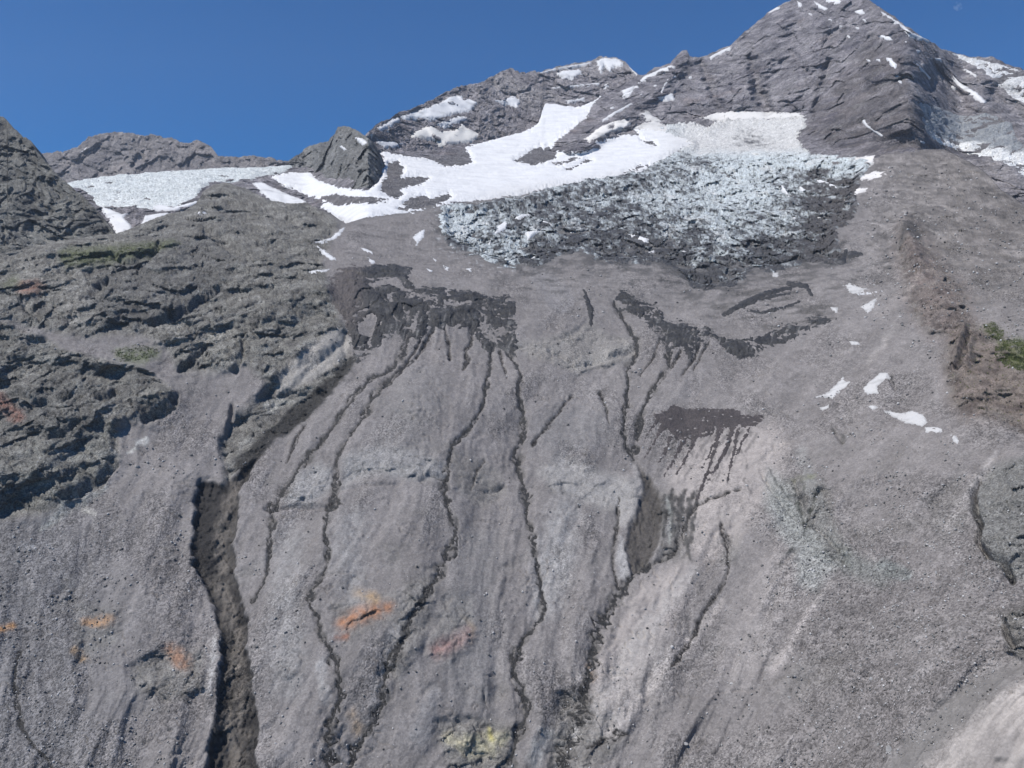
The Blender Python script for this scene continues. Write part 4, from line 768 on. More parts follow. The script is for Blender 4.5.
snow(S, None, 'short snow streak falling from the right end of the shoulder skyline', group=G1, lines=[[(630, 67, .8), (634, 71, 1.2), (637, 74, 1)]], rag=.6)
snow(Mt, [(638, 82), (645, 76), (660, 69), (673, 65), (675, 67), (668, 71), (655, 75), (646, 80), (640, 82)], 'snow strip on the col between the shoulder and the pinnacle', group=G2)
snow(Mt, [(621, 95), (635, 90), (630, 97), (623, 98)], 'small snow wedge below the col left of the pinnacle', group=G2, rag=.7)
snow(Mt, [(658, 97), (665, 95), (670, 93), (674, 94), (674, 100), (665, 101), (660, 100)], 'snow patch in the cliff directly below the pinnacle', group=G2)
snow(Mt, None, 'long thin snow line rising to the right across the lower buttress', group=G2, lines=[[(603, 121, 1.2), (615, 113, 1.6), (631, 104, .8)]], rag=.8)
snow(Mt, None, 'hooked snow streak above the patch below the pinnacle', group=G2, lines=[[(668, 80, .7), (664, 86, 1), (662, 92, .8)]], rag=.5)
snow(Mt, [(621, 91), (628, 88), (634, 86), (633, 90), (624, 95)], 'bright snow chip in the middle of the buttress', group=G2, rag=.7)
snow(Mt, [(709, 57), (722, 50), (732, 46), (730, 50), (718, 55), (711, 59)], 'snow sliver on the skyline between the pinnacle and the summit', group=G2, rag=.8)
snow(Mt, [(583, 140), (594, 132), (600, 127), (615, 121), (625, 119), (631, 123), (626, 129), (612, 132), (602, 137), (590, 142)], 'dusty snow apron below the buttress with one rock showing through', group=G2, col=(.66, .64, .61), holes=[[(609, 127), (614, 125), (614, 128), (609, 129)]])
snow(Mt, [(768, 12), (776, 7), (780, 6), (779, 9), (770, 13)], 'snow sliver on the skyline at the left edge of the summit', group=G2, rag=.6)
snow(Mt, [(814, 1), (820, 4), (828, 9), (826, 11), (818, 8)], 'slanting snow patch just below the summit', group=G2, rag=.8)
snow(Mt, [(797, 1), (802, 3), (801, 8), (798, 6)], 'small snow spot left of the slanting summit patch', group=G2, rag=.6)
snow(Mt, [(822, -3), (842, 0), (840, 4), (832, 3), (826, 2)], 'wide snow band at the very top of the summit', group=G2)
snow(Mt, [(855, 11), (863, 9), (864, 13), (857, 14)], 'small oval snow patch near the top of the right summit edge', group=G2, rag=.5)
snow(Mt, None, 'long snow strip along the right hand skyline of the summit', group=G2, lines=[[(881, 12, 1), (890, 18, 1.4), (903, 27, 1.6), (910, 34, 2.2), (920, 38, 2.6), (929, 41.5, 1)]], rag=1.2)
snow(Mt, [(877, 34), (890, 37), (894, 41), (882, 39)], 'flat snow patch in the upper right face of the summit', group=G2, rag=.9)
snow(Mt, [(885, 57), (891, 58), (897, 64), (896, 70), (890, 65)], 'forked snow patch at the head of the dark rib', group=G2, rag=.9)
snow(Mt, None, 'thin snow thread beside the shaded cliff right of the dark rib', group=G2, lines=[[(917, 64, .7), (923, 71, 1.2), (930, 78, .9)]], rag=.6)
snow(Mt, [(931, 58), (940, 58), (943, 62), (937, 61)], 'snow fleck between the rib and the right skyline', group=G2, rag=.5)
snow(Mt, None, 'long slanting snow gully below the hanging glacier', group=G2, lines=[[(953, 77, 1), (962, 87, 2.4), (975, 95, 3), (984, 102, 2)]], rag=1.1)
snow(Mt, None, 'small snow dash beside the hanging glacier', group=G2, lines=[[(965, 70, 1), (975, 75, 1.3)]], rag=.6)
snow(Mt, None, 'curved snow thread on the brown spur above the rubble', group=G2, lines=[[(863.5, 121, 1.2), (867, 126, 1), (874, 131, 1.1), (881, 135, 1.1)]], rag=.4)
snow(bed, [(836, 160), (850, 158), (875, 155), (874, 162), (866, 171), (862, 167), (855, 164), (845, 163)], 'grey snow tongue at the right edge of the icefall under the brown spur', group=G4, col=(.62, .60, .58))
snow(Tr, [(856, 176), (864, 176), (876, 172), (889, 175), (878, 181), (866, 182), (858, 180)], 'snow patch on the rubble just below the grey tongue', group=G4, col=(.62, .60, .58))
snow(Tr, [(821, 196), (845, 192), (855, 188), (869, 188), (860, 194), (845, 196), (830, 197)], 'lowest snow patch beside the brown end of the dirty ice', group=G4, col=(.66, .64, .62))
snow(Tr, [(315, 246), (330, 240), (338, 233), (343, 228), (345, 229), (340, 237), (331, 243), (320, 247)], 'slender snow ribbon leading up to the snowfield edge', group=G4)
snow(Tr, [(317, 249), (325, 252), (335, 259), (337, 262), (330, 261), (322, 255)], 'snow strip sloping down right from the slender ribbon', group=G4, rag=.7)
snow(Tr, [(309, 277), (320, 274), (330, 270), (326, 275), (315, 279)], 'pointed snow patch against the left rock outcrop', group=G4, rag=.7)
snow(Tr, [(360, 248), (366, 248), (375, 254), (373, 256), (366, 254)], 'snow patch on the grey flat above the brown bank', group=G4, rag=.6)
snow(Tr, [(367, 258), (374, 261), (377, 264), (371, 265)], 'comma shaped snow patch nearest the brown bank', group=G4, rag=.5)
snow(Tr, [(413, 236), (425, 229), (424, 236), (416, 244), (416, 240)], 'forked snow patch at the left end of the icefall', group=G4)
snow(Tr, [(433, 257), (437, 259), (436, 261)], 'highest of the tiny snow flecks below the blue ice pocket', group='snow flecks on the grey flat', rag=.3)
snow(Tr, [(426, 269), (433, 271), (431, 275)], 'leftmost of the tiny snow flecks on the grey flat', group='snow flecks on the grey flat', rag=.3)
snow(Tr, [(443, 264), (449, 267), (448, 271), (445, 269)], 'largest of the tiny snow flecks on the grey flat', group='snow flecks on the grey flat', rag=.3)
snow(Tr, [(466, 269), (472, 268), (471, 272), (467, 272)], 'faint snow fleck farthest right on the grey flat', group='snow flecks on the grey flat', rag=.4)
snow(Tr, [(773, 272), (779, 271), (778, 276), (772, 275)], 'small bright snow heap at the foot of the brown ice', group=G3, rag=.7)
snow(Tr, [(844, 287), (850, 283), (858, 287), (868, 289), (862, 293), (852, 294)], 'lacy snow patch on the rubble below the ice', group=G3, rag=1.8)
snow(Tr, None, 'thin snow line trailing right from the lacy patch', group=G3, lines=[[(858, 294, .7), (870, 293, .9), (882, 292, .6)]], rag=.4)
snow(Tr, [(860, 307), (866, 303), (877, 298), (874, 308), (868, 314), (864, 310)], 'triangular snow patch on the rubble slope', group=G3, rag=.5)
snow(Tr, [(830, 307), (838, 307), (837, 312), (833, 311)], 'small snow patch left of the triangular one', group=G3, rag=.4)
snow(Tr, [(849, 342), (858, 342), (860, 345), (852, 346)], 'small lens of snow below the triangular patch', group=G3, rag=.4)
snow(Tr, [(812, 398), (828, 391), (840, 380), (843, 376), (846, 382), (853, 381), (845, 388), (838, 392), (833, 398), (826, 396)], 'feathered snow patch with a long left tail on the rubble', group=G3, rag=1.3)
snow(Tr, [(863, 388), (868, 383), (880, 373), (888, 372), (889, 377), (877, 386), (879, 393), (868, 394), (864, 392)], 'squarish slanting snow patch on the rubble', group=G3, rag=.8)
snow(Tr, [(881, 409), (890, 409), (900, 411), (912, 410), (924, 415), (927, 421), (922, 427), (915, 425), (905, 424), (895, 417), (888, 412)], 'largest snow patch of the rubble slope with a ragged lower edge', group=G3, rag=1.1)
snow(Tr, [(925, 428), (938, 427), (944, 430), (938, 434), (926, 434)], 'snow patch touching the lower end of the largest rubble slope patch', group=G3, rag=1.0)
snow(Tr, [(950, 434), (955, 435), (960, 441), (958, 445), (953, 442)], 'rightmost and lowest snow patch of the rubble slope', group=G3, rag=.4)
snow(Tr, [(868, 405), (873, 404), (878, 407), (872, 410)], 'tiny snow scrap just above the largest rubble slope patch', group=G3, rag=.6)
snow(Tr, [(819, 405), (826, 404), (829, 402), (828, 406), (822, 408)], 'tiny snow scrap below the feathered patch', group=G3, rag=.7)
snow(Mt, [(66, 187), (72, 189), (74, 192), (68, 191)], 'snow scrap beside the crag at the glacier edge', group='snow patches below the left glacier', rag=.4)
snow(Tr, [(195, 216), (203, 210), (208, 214), (200, 217)], 'small snow triangle in front of the rounded outcrop', group='snow patches below the left glacier', rag=.4)
snow(Mt, [(140, 226), (145, 216), (155, 214), (168, 213), (170, 216), (160, 220), (150, 226), (142, 230)], 'snow patch on the slab below the left glacier', group='snow patches below the left glacier', rag=.8)
snow(Mt, [(148, 208), (160, 204), (172, 207), (190, 203), (203, 198), (202, 203), (190, 208), (175, 211), (158, 211)], 'snow shelf right below the left glacier snout', group='snow patches below the left glacier', rag=.8)
snow(Mt, [(100, 205), (112, 210), (122, 214), (128, 212), (124, 218), (130, 224), (134, 232), (126, 232), (118, 240), (112, 226), (104, 214)], 'snow tongue running down beside the crag', group='snow patches below the left glacier', rag=.8)
snow(Mt, [(252, 183), (262, 182), (272, 187), (290, 195), (306, 201), (305, 207), (285, 206), (270, 200), (258, 190)], 'snow band behind the rounded outcrop', group='snow patches below the left glacier', rag=.8)
snow(peak, [(354, 137), (360, 137), (368, 142), (368, 146), (362, 145), (357, 141)], 'bright snow patch on the right face of the small dark peak', group='snow on the small dark peak', rag=.5)
snow(peak, [(338, 146), (341, 145), (346, 149), (344, 150)], 'snow fleck on the left face of the small dark peak', group='snow on the small dark peak', rag=.3)
snow(farridge, None, 'thin snow streak on the low ridge at the left', group='snow on the low ridge', lines=[[(79, 153, .7), (86, 149, 1.1), (92, 147, .6)]], rag=.4)
for poly, lab in (([(497, 222), (505, 217), (510, 219), (507, 226), (500, 230), (494, 234), (490, 240), (488, 238), (493, 230)], 'snow strip in the crevassed ice right of the blue pocket'),
                  ([(513, 214), (522, 210), (534, 210), (530, 213), (518, 216)], 'upper snow ledge on the dark ice'),
                  ([(524, 227), (535, 226), (545, 225), (536, 230), (528, 238), (522, 242), (527, 233)], 'lower snow ledge on the dark ice'),
                  ([(534, 215), (546, 217), (554, 220), (552, 222), (543, 220)], 'thin curved snow ledge on the dark ice'),
                  ([(560, 242), (566, 240), (567, 244), (560, 245)], 'snow block at the lower edge of the dark ice'),
                  ([(621, 225), (630, 229), (640, 231), (650, 234), (653, 236), (645, 238), (636, 236), (638, 233), (628, 231)], 'bright snow ledge in the middle of the dirty ice'),
                  ([(681, 244), (687, 246), (686, 248), (682, 246)], 'small pointed snow chip on the dirty ice'),
                  ([(778, 180), (784, 182), (790, 192), (788, 193), (781, 187)], 'snow fin at the right of the clean ice'),
                  ([(796, 180), (803, 184), (810, 188), (806, 188), (801, 190)], 'snow fin nearest the brown rubble ice'),
                  ([(814, 175), (824, 177), (834, 181), (842, 187), (836, 187), (828, 182), (818, 179)], 'long snow fin across the brown rubble ice'),
                  ([(790, 213), (797, 212), (796, 216), (791, 215)], 'snow dot in the dark right part of the ice'),
                  ([(793, 226), (803, 224), (802, 227), (795, 228)], 'flat snow dash in the dark right part of the ice')):
    snow(bed, poly, lab, 3.0, G5, .8)

for x, y, r in ((840, 26, 1.3), (857, 28, 1.0), (868, 60, 1.2), (878, 60, 1.3), (918, 51, 1.2), (897, 76, 1.1), (900, 82, 1.2), (954, 87, 1.0), (923, 142, 1.2), (864, 20, 1.3), (848, 36, .9), (830, 20, 1.0), (905, 42, 1.0), (810, 14, .9)):
    snow(Mt, None, 'tiny snow fleck caught in the summit rock', group='snow flecks in the summit rock', lines=[[(x - r, y - .4 * r, .6), (x + r, y + .4 * r, r)]], rag=.7)
for x, y, r in ((647, 101, 1.4), (641, 95, 1.0), (674, 77, 1.1), (636, 87, 1.2), (612, 108, 1.0), (655, 86, .9), (690, 78, .9)):
    snow(Mt, None, 'tiny snow fleck in the cliff left of the summit', group='snow flecks in the cliff left of the summit', lines=[[(x - 1.3 * r, y + .3 * r, .6), (x + r, y - .4 * r, r)]], rag=.7)
for x, y, r in ((772, 197, 1.3), (757, 214, 1.2), (812, 199, 1.0), (826, 172, 1.4), (838, 178, 1.2), (745, 236, 1.2), (713, 232, 1.3), (694, 206, 1.1), (652, 246, 1.1), (610, 222, 1.2), (592, 208, 1.3), (574, 226, 1.2), (551, 206, 1.4), (533, 252, 1.2), (468, 246, 1.2), (456, 236, 1.1), (818, 212, 1.2), (846, 168, 1.3)):
    snow(bed, None, 'small white snow scrap lying on the broken ice', raise_px=2.5, group='snow scraps on the broken ice', lines=[[(x - 2.2 * r, y + .5 * r, .7), (x + 2 * r, y - .4 * r, r)]], rag=.9)

for poly, lab in (([(632, 128), (645, 123), (655, 121), (668, 126), (684, 131), (694, 136), (684, 138), (668, 134), (650, 132)], 'dirty snow apron at the foot of the buttress above the icefall'),
                  ([(640, 114), (648, 111), (654, 117), (664, 121), (656, 123), (646, 120)], 'small grey snow tongue above the dirty snow apron'),
                  ([(700, 118), (716, 113), (740, 111), (770, 112), (798, 113), (806, 117), (780, 120), (750, 120), (720, 122)], 'pale snow shelf along the foot of the summit wall')):
    snow(Mt, poly, lab, group=G2, col=(.55, .54, .525), rag=1.8)
for poly, lab in (([(376, 128), (388, 122), (398, 117), (400, 121), (390, 127), (380, 132)], 'slanting snow strip at the upper left of the shoulder'),
                  ([(436, 124), (448, 120), (462, 116), (470, 118), (458, 124), (444, 128)], 'ragged snow strip between the two big shoulder patches'),
                  ([(556, 73), (566, 70), (580, 69), (582, 74), (572, 79), (562, 78)], 'snow apron hanging below the shoulder skyline cornice')):
    snow(S, poly, lab, group=G1, rag=1.8)

# ---- dirty ice bands, seeps and streams
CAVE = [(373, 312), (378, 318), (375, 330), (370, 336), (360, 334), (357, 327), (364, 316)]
def dirty(u, v, a, b, sd):
    c = np.ones(u.shape + (3,)) * np.array([.030, .029, .029])
    n = fbm(a / 26, b / 40, 4, 600, .65)
    c = c + (np.array([.095, .092, .090]) - c) * ss(.12, .5, n)[..., None] * .85
    w = u + .3 * v + 2 * fbm(a / 20, b / 20, 2, 605)
    c = c + (np.array([.15, .146, .142]) - c) * (ss(.15, .45, fbm(w / 3.2, v / 26, 3, 604)) * ss(300, 330, v) * .75)[..., None]
    c = c + (np.array([.014, .014, .016]) - c) * ss(.0, .35, fbm(a / 30, b / 14, 4, 606))[..., None] * .9
    c = c + (np.array([.010, .010, .012]) - c) * ss(-1, 2, poly_sd(CAVE, u, v))[..., None]  # cave's inner darkness painted black, its hollow is only shallow
    return c
def brown_bank(u, v, a, b, sd):
    c = dirty(u, v, a, b, sd); k = (ss(372, 350, u) * ss(345, 310, v))[..., None]
    c = c * (1 - k) + np.array([.075, .064, .060]) * k
    return c
def band_blocks(u, v, a, b):
    return 3 * facets(a / 26, b / 50, 621, 1.) + 1.6 * facets(a / 9, b / 24, 622, 1.) + .7 * facets(a / 4, b / 9, 623, 1.)
def band_rel(u, v, a, b, px):
    return 2.5 * rockform(a, b, 30, 610) - 6 * ss(-1, 3, poly_sd(CAVE, u, v))
g = patch('ice_cliff', Tr, [ICE_L], M_mud, 1.2, 5, brown_bank, holes=ICE_L_GAPS, relief=band_rel, rag=2.4, tooth=2.6, grow=1.6, blocks=band_blocks, seed=61, step=.7); tag(g, 'blackish dirty ice cliff above the left gullies with a dark cave', 'ice cliff')
g = patch('ice_cliff', Tr, [ICE_R], M_mud, 1.2, 5, dirty, relief=band_rel, rag=2.8, tooth=2.6, grow=1.4, blocks=band_blocks, seed=62, step=.7); tag(g, 'dark dirty ice band with a toothed lower edge right of the centre', 'ice cliff')
for i, (ln, lab) in enumerate(zip(ICE_THIN, ('arched dark ice band below the brown ice', 'thin dark ice line under the arched band', 'lowest thin dark ice line under the arched band', 'dark ice spur at the right end of the arched band', 'blackish ice ridge beside the brown ice edge', 'short black ice ridge nearest the right moraine'))):
    g = patch('ice_cliff', Tr, [], M_mud, 1.2, 3, dirty, lines=[ln], rag=1.8, seed=63 + i); tag(g, lab, 'ice cliff', 'thin dark ice bands')
g = patch('ice_cliff', Tr, [], M_mud, 1.0, 3, dirty, lines=[DARK_SLOT], rag=1.2, seed=71); tag(g, 'narrow upright dark ice slot in the middle of the grey flat', 'ice cliff')
g = patch('mud_seep', Tr, [SEEP], M_mud, .5, 3, lambda u, v, a, b, sd: np.ones(u.shape + (3,)) * np.array([.052, .043, .042]) * (1 + .4 * fbm(a / 8, b / 30, 3, 620))[..., None], lines=SEEP_RAYS, rag=2.0, seed=72, step=.5); tag(g, 'dark fan of wet mud seeping down the pale slope', kind='structure')
STREAM_LABELS = {'B': 'muddy stream next to the big brown gully', 'C': 'muddy stream over the pale ledge', 'E': 'braided muddy stream past the small black overhang', 'F': 'middle muddy stream running the full height of the face', 'G': 'muddy stream from the toothed ice band to the dark basin', 'G2': 'wide muddy stream leaving the dark basin', 'H': 'right hand branch joining above the dark basin', 'L': 'short dark channel near the lower left corner'}
for kx, lab in STREAM_LABELS.items():
    si = list(STREAMS).index(kx)
    g = patch('stream', Tr, [], M_mud, .10, 2, lambda u, v, a, b, sd: np.ones(u.shape + (3,)) * np.array([.024, .023, .022]) * (1 + .7 * fbm(a / 5, b / 9, 3, 630))[..., None], lines=[STREAMS[kx]], rag=0, step=.6,
              sdf=lambda u, v, a, b: (braid(si, kx, u, v, a, b)[0] - .6) * 2.5); tag(g, lab, kind='structure')

# ---- stones
def stone_mesh(seed, sub=1):
    import bmesh
    r = np.random.default_rng(seed); bm = bmesh.new(); bmesh.ops.create_icosphere(bm, subdivisions=sub + 1, radius=1)
    sc = np.array([1, .75, .6]) * r.uniform(.75, 1.2, 3); cuts = r.normal(size=(7, 3)); cuts /= np.linalg.norm(cuts, axis=1)[:, None]; dd = r.uniform(.55, .85, 7)
    for vt in bm.verts:
        p = np.array(vt.co)
        for c, d in zip(cuts, dd):
            k = p @ c - d
            if k > 0: p = p - c * k
        vt.co = p * sc
    me = bpy.data.meshes.new('boulder'); bm.to_mesh(me); bm.free()
    return me
def shade(me, c):
    a = me.attributes.new('soil', 'FLOAT_COLOR', 'POINT'); a.data.foreach_set('color', np.tile(np.array([*c, 1], np.float32), len(me.vertices))); me.materials.append(M_stone)
protos = []
for i in range(10):
    me = stone_mesh(900 + i); k = rng.uniform(.13, .27); shade(me, (k, k * .985, k * .97)); protos.append(me)
pale = []
for i in range(3):
    me = stone_mesh(950 + i); shade(me, (.42, .41, .40)); pale.append(me)
def ground(u, v):
    P, N = terrain.sample(np.array([float(u)]), np.array([float(v)])); return P[0], N[0]
def boulder(u, v, px, me, label, group, flat=.75):
    P, N = ground(u, v); s = px * P[1] / F * .5
    o = bpy.data.objects.new('boulder', me); C.objects.link(o)
    o.location = P + N * s * .2; o.scale = (s, s, s * flat); o.rotation_euler = rng.uniform(0, 6.28, 3)
    tag(o, label, 'boulder', group); return o
for u, v, px, lab, pl in ((672, 648, 6, 'pale boulder on the streaked middle slope below the dark basin', 1), (685, 742, 7, 'pale rounded boulder near the bottom edge right of the wide stream', 1), (965, 617, 7, 'pale boulder in the rubble beside the black crevice', 1), (899, 667, 5, 'light boulder in the rubble field of the lower right', 1),
                          (643, 446, 3, 'white stone beside the joining streams above the basin', 1), (731, 682, 4.5, 'pale stone alone on the smooth right slope', 1), (891, 751, 9, 'dark shaded boulder near the bottom of the right slope', 0), (287, 643, 6, 'dark flat boulder between two left streams', 0), (136, 475, 4, 'dark stone at the foot of the lower left outcrop', 0), (578, 533, 4, 'dark stone on the middle slope left of the basin', 0)):
    boulder(u, v, px, (pale if pl else protos)[int(rng.integers(0, 3))], lab, 'large single boulders')
FIELDS = [((850, 560, 1020, 720), 70), ((780, 600, 900, 760), 40), ((0, 530, 190, 760), 70), ((840, 440, 930, 520), 30), ((60, 440, 200, 560), 30), ((600, 640, 760, 760), 20), ((255, 600, 330, 760), 15)]
def open_ground(u, v):
    uu = np.array([u]); vv = np.array([v])
    if v < T_top(uu)[0] + 60: return False
    for p in (ROCK_A, ROCK_B, ROCK_C, GULLY, BASIN, GLACIER, ICE_L, ICE_R, PALE_CORNER):
        if poly_sd(p, uu, vv)[0] > -4: return False
    return True
AREA = {0: 'in the rubble field of the lower right', 1: 'on the slope left of the lower right rubble field', 2: 'on the dark scree of the lower left', 3: 'on the slope below the largest rubble slope snow patch', 4: 'on the scree under the lower left outcrop', 5: 'on the smooth slope right of the wide stream', 6: 'between the two left streams'}
n = 0
for fi, ((x0, y0, x1, y1), cnt) in enumerate(FIELDS):
    k = 0
    while k < cnt:
        u = rng.uniform(x0, x1); v = rng.uniform(y0, y1)
        if not open_ground(u, v): k += .2; continue
        boulder(u, v, 1.8 + 3.2 * rng.random() ** 2.5, protos[int(rng.integers(0, 10))], 'grey angular boulder ' + AREA[fi], 'grey boulders ' + AREA[fi]); k += 1
# the countless smaller stones
import bmesh
base = [stone_mesh(980 + i, 0) for i in range(6)]
bv = [np.array([w.co[:] for w in m.vertices]) for m in base]; bf = [np.array([p.vertices[:] for p in m.polygons]) for m in base]
NS = 26000
u = rng.uniform(-20, 1044, NS * 3); v = 165 + 615 * rng.random(NS * 3) ** .8
cl = fbm(u / 40, v / 30, 3, 700) + .35 * ss(600, 900, u) * ss(430, 560, v) + .35 * ss(250, 0, u) * ss(480, 600, v)
cl = cl - .35 * np.exp(-((u - 440) / 170) ** 2 - ((v - 520) / 200) ** 2)
kp = rng.random(NS * 3) < ss(.0, .75, cl) * .8 + .03
for p in (GULLY, BASIN, PALE_CORNER, ICE_L, ICE_R, GLACIER, PALE_LIP): kp &= poly_sd(p, u, v) < -1
for p in (ROCK_A, ROCK_B, ROCK_C): kp &= (poly_sd(p, u, v) < 0) | (rng.random(NS * 3) < .3)
kp &= (v > T_top(u) + 6) & ((v > 250) | (u > 870))
kp |= (rng.random(NS * 3) < .5) & (u > 865) & (v < 330) & (v > T_top(u) + 5)
u = u[kp][:NS]; v = v[kp][:NS]
P, N = terrain.sample(u, v); s = P[:, 1] / F * .5 * (1.1 + 3.2 * rng.random(len(u)) ** 4)
vs, fs, cs = [], [], []; off = 0
for i in range(len(u)):
    m = i % 6; q = rng.normal(size=4); q /= np.linalg.norm(q); w, x, y, z = q
    Rm = np.array([[1 - 2 * (y * y + z * z), 2 * (x * y - z * w), 2 * (x * z + y * w)], [2 * (x * y + z * w), 1 - 2 * (x * x + z * z), 2 * (y * z - x * w)], [2 * (x * z - y * w), 2 * (y * z + x * w), 1 - 2 * (x * x + y * y)]])
    vs.append(bv[m] @ Rm.T * s[i] + P[i] + N[i] * s[i] * .25); fs.append(bf[m] + off); off += len(bv[m])
    k = .07 + .38 * rng.random() ** 1.3; cs.append(np.tile([k, k * .98, k * .97, 1], (len(bv[m]), 1)))
vs = np.concatenate(vs).astype(np.float32); fs = np.concatenate(fs).astype(np.int32); cs = np.concatenate(cs).astype(np.float32)
me = bpy.data.meshes.new('rubble'); me.vertices.add(len(vs)); me.vertices.foreach_set('co', vs.ravel()); me.loops.add(len(fs) * 3); me.loops.foreach_set('vertex_index', fs.ravel()); me.polygons.add(len(fs)); me.polygons.foreach_set('loop_start', np.arange(0, len(fs) * 3, 3, dtype=np.int32))
at = me.attributes.new('soil', 'FLOAT_COLOR', 'POINT'); at.data.foreach_set('color', cs.ravel()); me.update(); me.materials.append(M_stone)
o = bpy.data.objects.new('rubble', me); C.objects.link(o); tag(o, 'small loose stones scattered over the grey slopes', 'rubble', kind='stuff')
for m in base: bpy.data.meshes.remove(m)

# ---- low green cover on the right ridge
M_grass = bpy.data.materials.new('grass'); M_grass.use_nodes = True
_b = M_grass.node_tree.nodes['Principled BSDF']; _b.inputs['Roughness'].default_value = .9
_n = M_grass.node_tree.nodes.new('ShaderNodeTexNoise'); _n.inputs['Scale'].default_value = .12; _n.inputs['Detail'].default_value = 5
_r = M_grass.node_tree.nodes.new('ShaderNodeValToRGB'); _r.color_ramp.elements[0].position = .38; _r.color_ramp.elements[0].color = (.05, .066, .022, 1); _r.color_ramp.elements[1].position = .62; _r.color_ramp.elements[1].color = (.125, .145, .042, 1)
_t = M_grass.node_tree.nodes.new('ShaderNodeTexCoord'); M_grass.node_tree.links.new(_t.outputs['Object'], _n.inputs['Vector']); M_grass.node_tree.links.new(_n.outputs[0], _r.inputs[0]); M_grass.node_tree.links.new(_r.outputs[0], _b.inputs['Base Color'])
def turf(polys, dens, label):
    vs, fs = [], []
    for poly in polys:
        p = np.array(poly); n = int(dens * (p[:, 0].max() - p[:, 0].min()) * (p[:, 1].max() - p[:, 1].min()))
        u = rng.uniform(p[:, 0].min(), p[:, 0].max(), n); v = rng.uniform(p[:, 1].min(), p[:, 1].max(), n)
        k = poly_sd(poly, u, v) + 4 * fbm(u / 6, v / 6, 3, 800) > rng.exponential(1.0, n); u = u[k]; v = v[k]
        P, N = terrain.sample(u, v)
        for i in range(len(u)):
            for j in range(4):
                d = rng.normal(size=3); d -= N[i] * (d @ N[i]); d /= np.linalg.norm(d) + 1e-6; e = np.cross(N[i], d)
                L = P[i, 1] / F * rng.uniform(.4, 1.1); c = P[i] + d * L * .4; tip = c + d * L * .5 + N[i] * L * rng.uniform(.4, 1.1)
                o = len(vs); vs += [c - e * L * .35 - N[i] * L * .2, c + e * L * .35 - N[i] * L * .2, tip]; fs.append((o, o + 1, o + 2))
    me = bpy.data.meshes.new('grass'); me.from_pydata([tuple(x) for x in vs], [], fs); me.materials.append(M_grass)
    o = bpy.data.objects.new('grass', me); C.objects.link(o); tag(o, label, 'grass', kind='stuff')
turf([[(984, 325), (995, 323), (1003, 330), (1004, 338), (996, 341), (988, 336)], [(994, 345), (1008, 338), (1030, 340), (1060, 355), (1060, 385), (1024, 372), (1008, 368), (996, 358)]], 4.0, 'green low plants on the right ridge')

turf([[(60, 262), (90, 252), (120, 250), (150, 247), (178, 245), (184, 250), (150, 258), (110, 266), (70, 272)], [(112, 352), (140, 345), (162, 352), (150, 362), (122, 366)]], 1.1, 'low dull green plants on the left rock ledges')
turf([[(950, 330), (985, 318), (1040, 330), (1060, 420), (1000, 425), (955, 400)]], .12, 'scattered green tufts on the reddish bank')

# ---- a wisp of cloud
bm = bmesh.new()
for dx, dy, r in ((-2, 1, 3.2), (1, -1, 3), (2.5, 1.5, 2.6), (0, 3, 2.2), (-1, -3, 2.2)):
    res = bmesh.ops.create_icosphere(bm, subdivisions=3, radius=r)
    for vt in res['verts']: vt.co.x += dx; vt.co.z += -dy; vt.co.y += dx * .4
me = bpy.data.meshes.new('cloud'); bm.to_mesh(me); bm.free()
M_cloud = bpy.data.materials.new('cloud'); M_cloud.use_nodes = True; nt = M_cloud.node_tree; nt.nodes.remove(nt.nodes['Principled BSDF'])
vol = nt.nodes.new('ShaderNodeVolumePrincipled'); vol.inputs['Color'].default_value = (1, 1, 1, 1)
tc = nt.nodes.new('ShaderNodeTexCoord'); nz = nt.nodes.new('ShaderNodeTexNoise'); nz.inputs['Scale'].default_value = .22; nz.inputs['Detail'].default_value = 4; nt.links.new(tc.outputs['Object'], nz.inputs['Vector'])
mr = nt.nodes.new('ShaderNodeMapRange'); mr.inputs[1].default_value = .45; mr.inputs[2].default_value = .75; mr.inputs[3].default_value = 0; mr.inputs[4].default_value = .006; nt.links.new(nz.outputs[0], mr.inputs[0]); nt.links.new(mr.outputs[0], vol.inputs['Density'])
nt.links.new(vol.outputs[0], nt.nodes['Material Output'].inputs['Volume'])
me.materials.append(M_cloud)
o = bpy.data.objects.new('cloud', me); C.objects.link(o); o.location = to_world(958., 6., 9500.); o.scale = (11, 11, 11)
tag(o, 'tiny white wisp of cloud in the blue sky right of the summit', 'cloud')

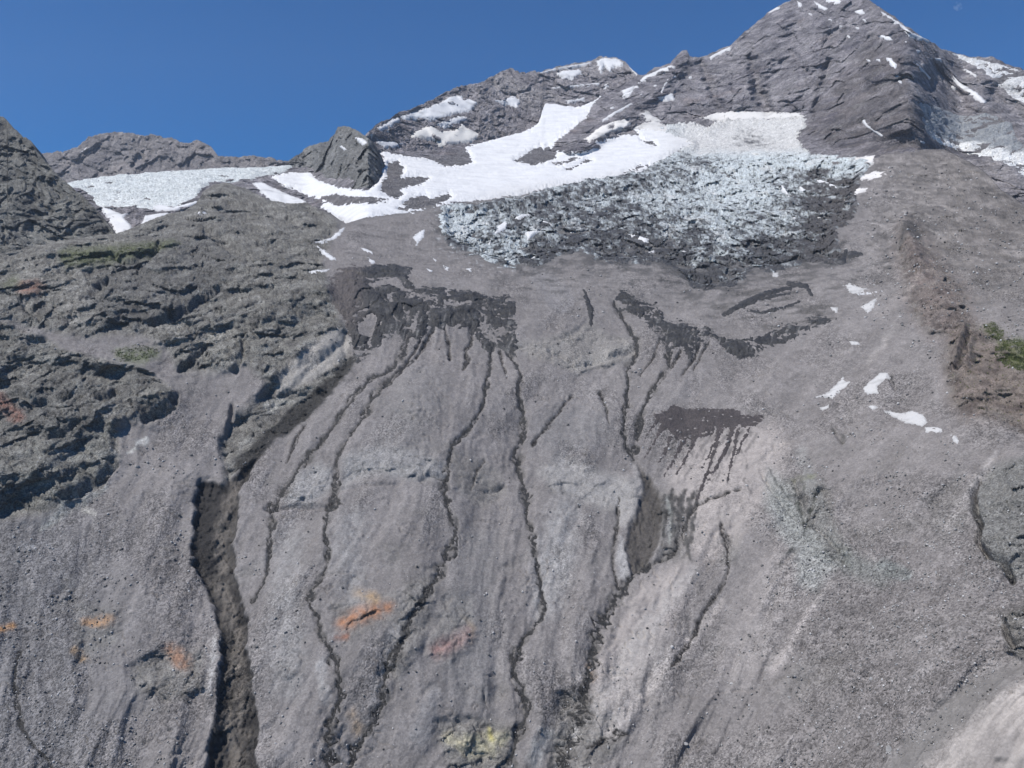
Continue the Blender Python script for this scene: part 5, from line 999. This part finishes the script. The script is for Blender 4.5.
# ------------------------------------------------------------------ the air
bm = bmesh.new(); bmesh.ops.create_cube(bm, size=1)
lo = np.array([-6500., -300., -700.]); hi = np.array([6500., 7200., 2900.])
for vt in bm.verts: vt.co = Vector(lo + (np.array(vt.co) + .5) * (hi - lo))
me = bpy.data.meshes.new('haze'); bm.to_mesh(me); bm.free()
M_haze = bpy.data.materials.new('haze'); M_haze.use_nodes = True; nt = M_haze.node_tree; nt.nodes.remove(nt.nodes['Principled BSDF'])
vol = nt.nodes.new('ShaderNodeVolumePrincipled'); vol.inputs['Color'].default_value = (.72, .82, 1, 1); vol.inputs['Density'].default_value = 2.7e-5; vol.inputs['Anisotropy'].default_value = .1
nt.links.new(vol.outputs[0], nt.nodes['Material Output'].inputs['Volume']); me.materials.append(M_haze)
o = bpy.data.objects.new('haze', me); C.objects.link(o); tag(o, 'thin blue summer haze in front of the mountain', 'haze', kind='stuff')

# ------------------------------------------------------------------ light, sky, camera
SUN_EL, SUN_AZ = 56.0, -118.0         # azimuth from the view direction, negative = left
d = np.array([math.sin(R(SUN_AZ)) * math.cos(R(SUN_EL)), math.cos(R(SUN_AZ)) * math.cos(R(SUN_EL)), math.sin(R(SUN_EL))])
sl = bpy.data.lights.new('sun', 'SUN'); sl.energy = 4.6; sl.angle = R(.53); sl.color = (1, .96, .91)
so = bpy.data.objects.new('sun', sl); C.objects.link(so); so.rotation_euler = Vector(d).to_track_quat('Z', 'Y').to_euler()
w = bpy.data.worlds.new('World'); scene.world = w; w.use_nodes = True
bg = w.node_tree.nodes['Background']; sk = w.node_tree.nodes.new('ShaderNodeTexSky'); sk.sky_type = 'NISHITA'; sk.sun_disc = False
sk.sun_elevation = R(SUN_EL); sk.sun_rotation = R(SUN_AZ); sk.altitude = 1800; sk.air_density = 1.0; sk.dust_density = .0; sk.ozone_density = 10.0
hs = w.node_tree.nodes.new('ShaderNodeHueSaturation'); hs.inputs['Saturation'].default_value = 1.5
w.node_tree.links.new(sk.outputs[0], hs.inputs['Color']); w.node_tree.links.new(hs.outputs[0], bg.inputs['Color']); bg.inputs['Strength'].default_value = .082
cam = bpy.data.cameras.new('camera'); co = bpy.data.objects.new('camera', cam); C.objects.link(co); scene.camera = co
co.rotation_euler = (R(90), 0, 0); cam.sensor_width = 36; cam.lens = F / 1024 * 36; cam.clip_start = 1; cam.clip_end = 60000
scene.view_settings.view_transform = 'Standard'; scene.view_settings.look = 'None'; scene.view_settings.exposure = .36; scene.view_settings.gamma = 1
scene.cycles.max_bounces = 4; scene.cycles.diffuse_bounces = 2; scene.cycles.use_denoising = True; scene.cycles.denoiser = 'OPENIMAGEDENOISE'; scene.cycles.denoising_input_passes = 'RGB_ALBEDO_NORMAL'
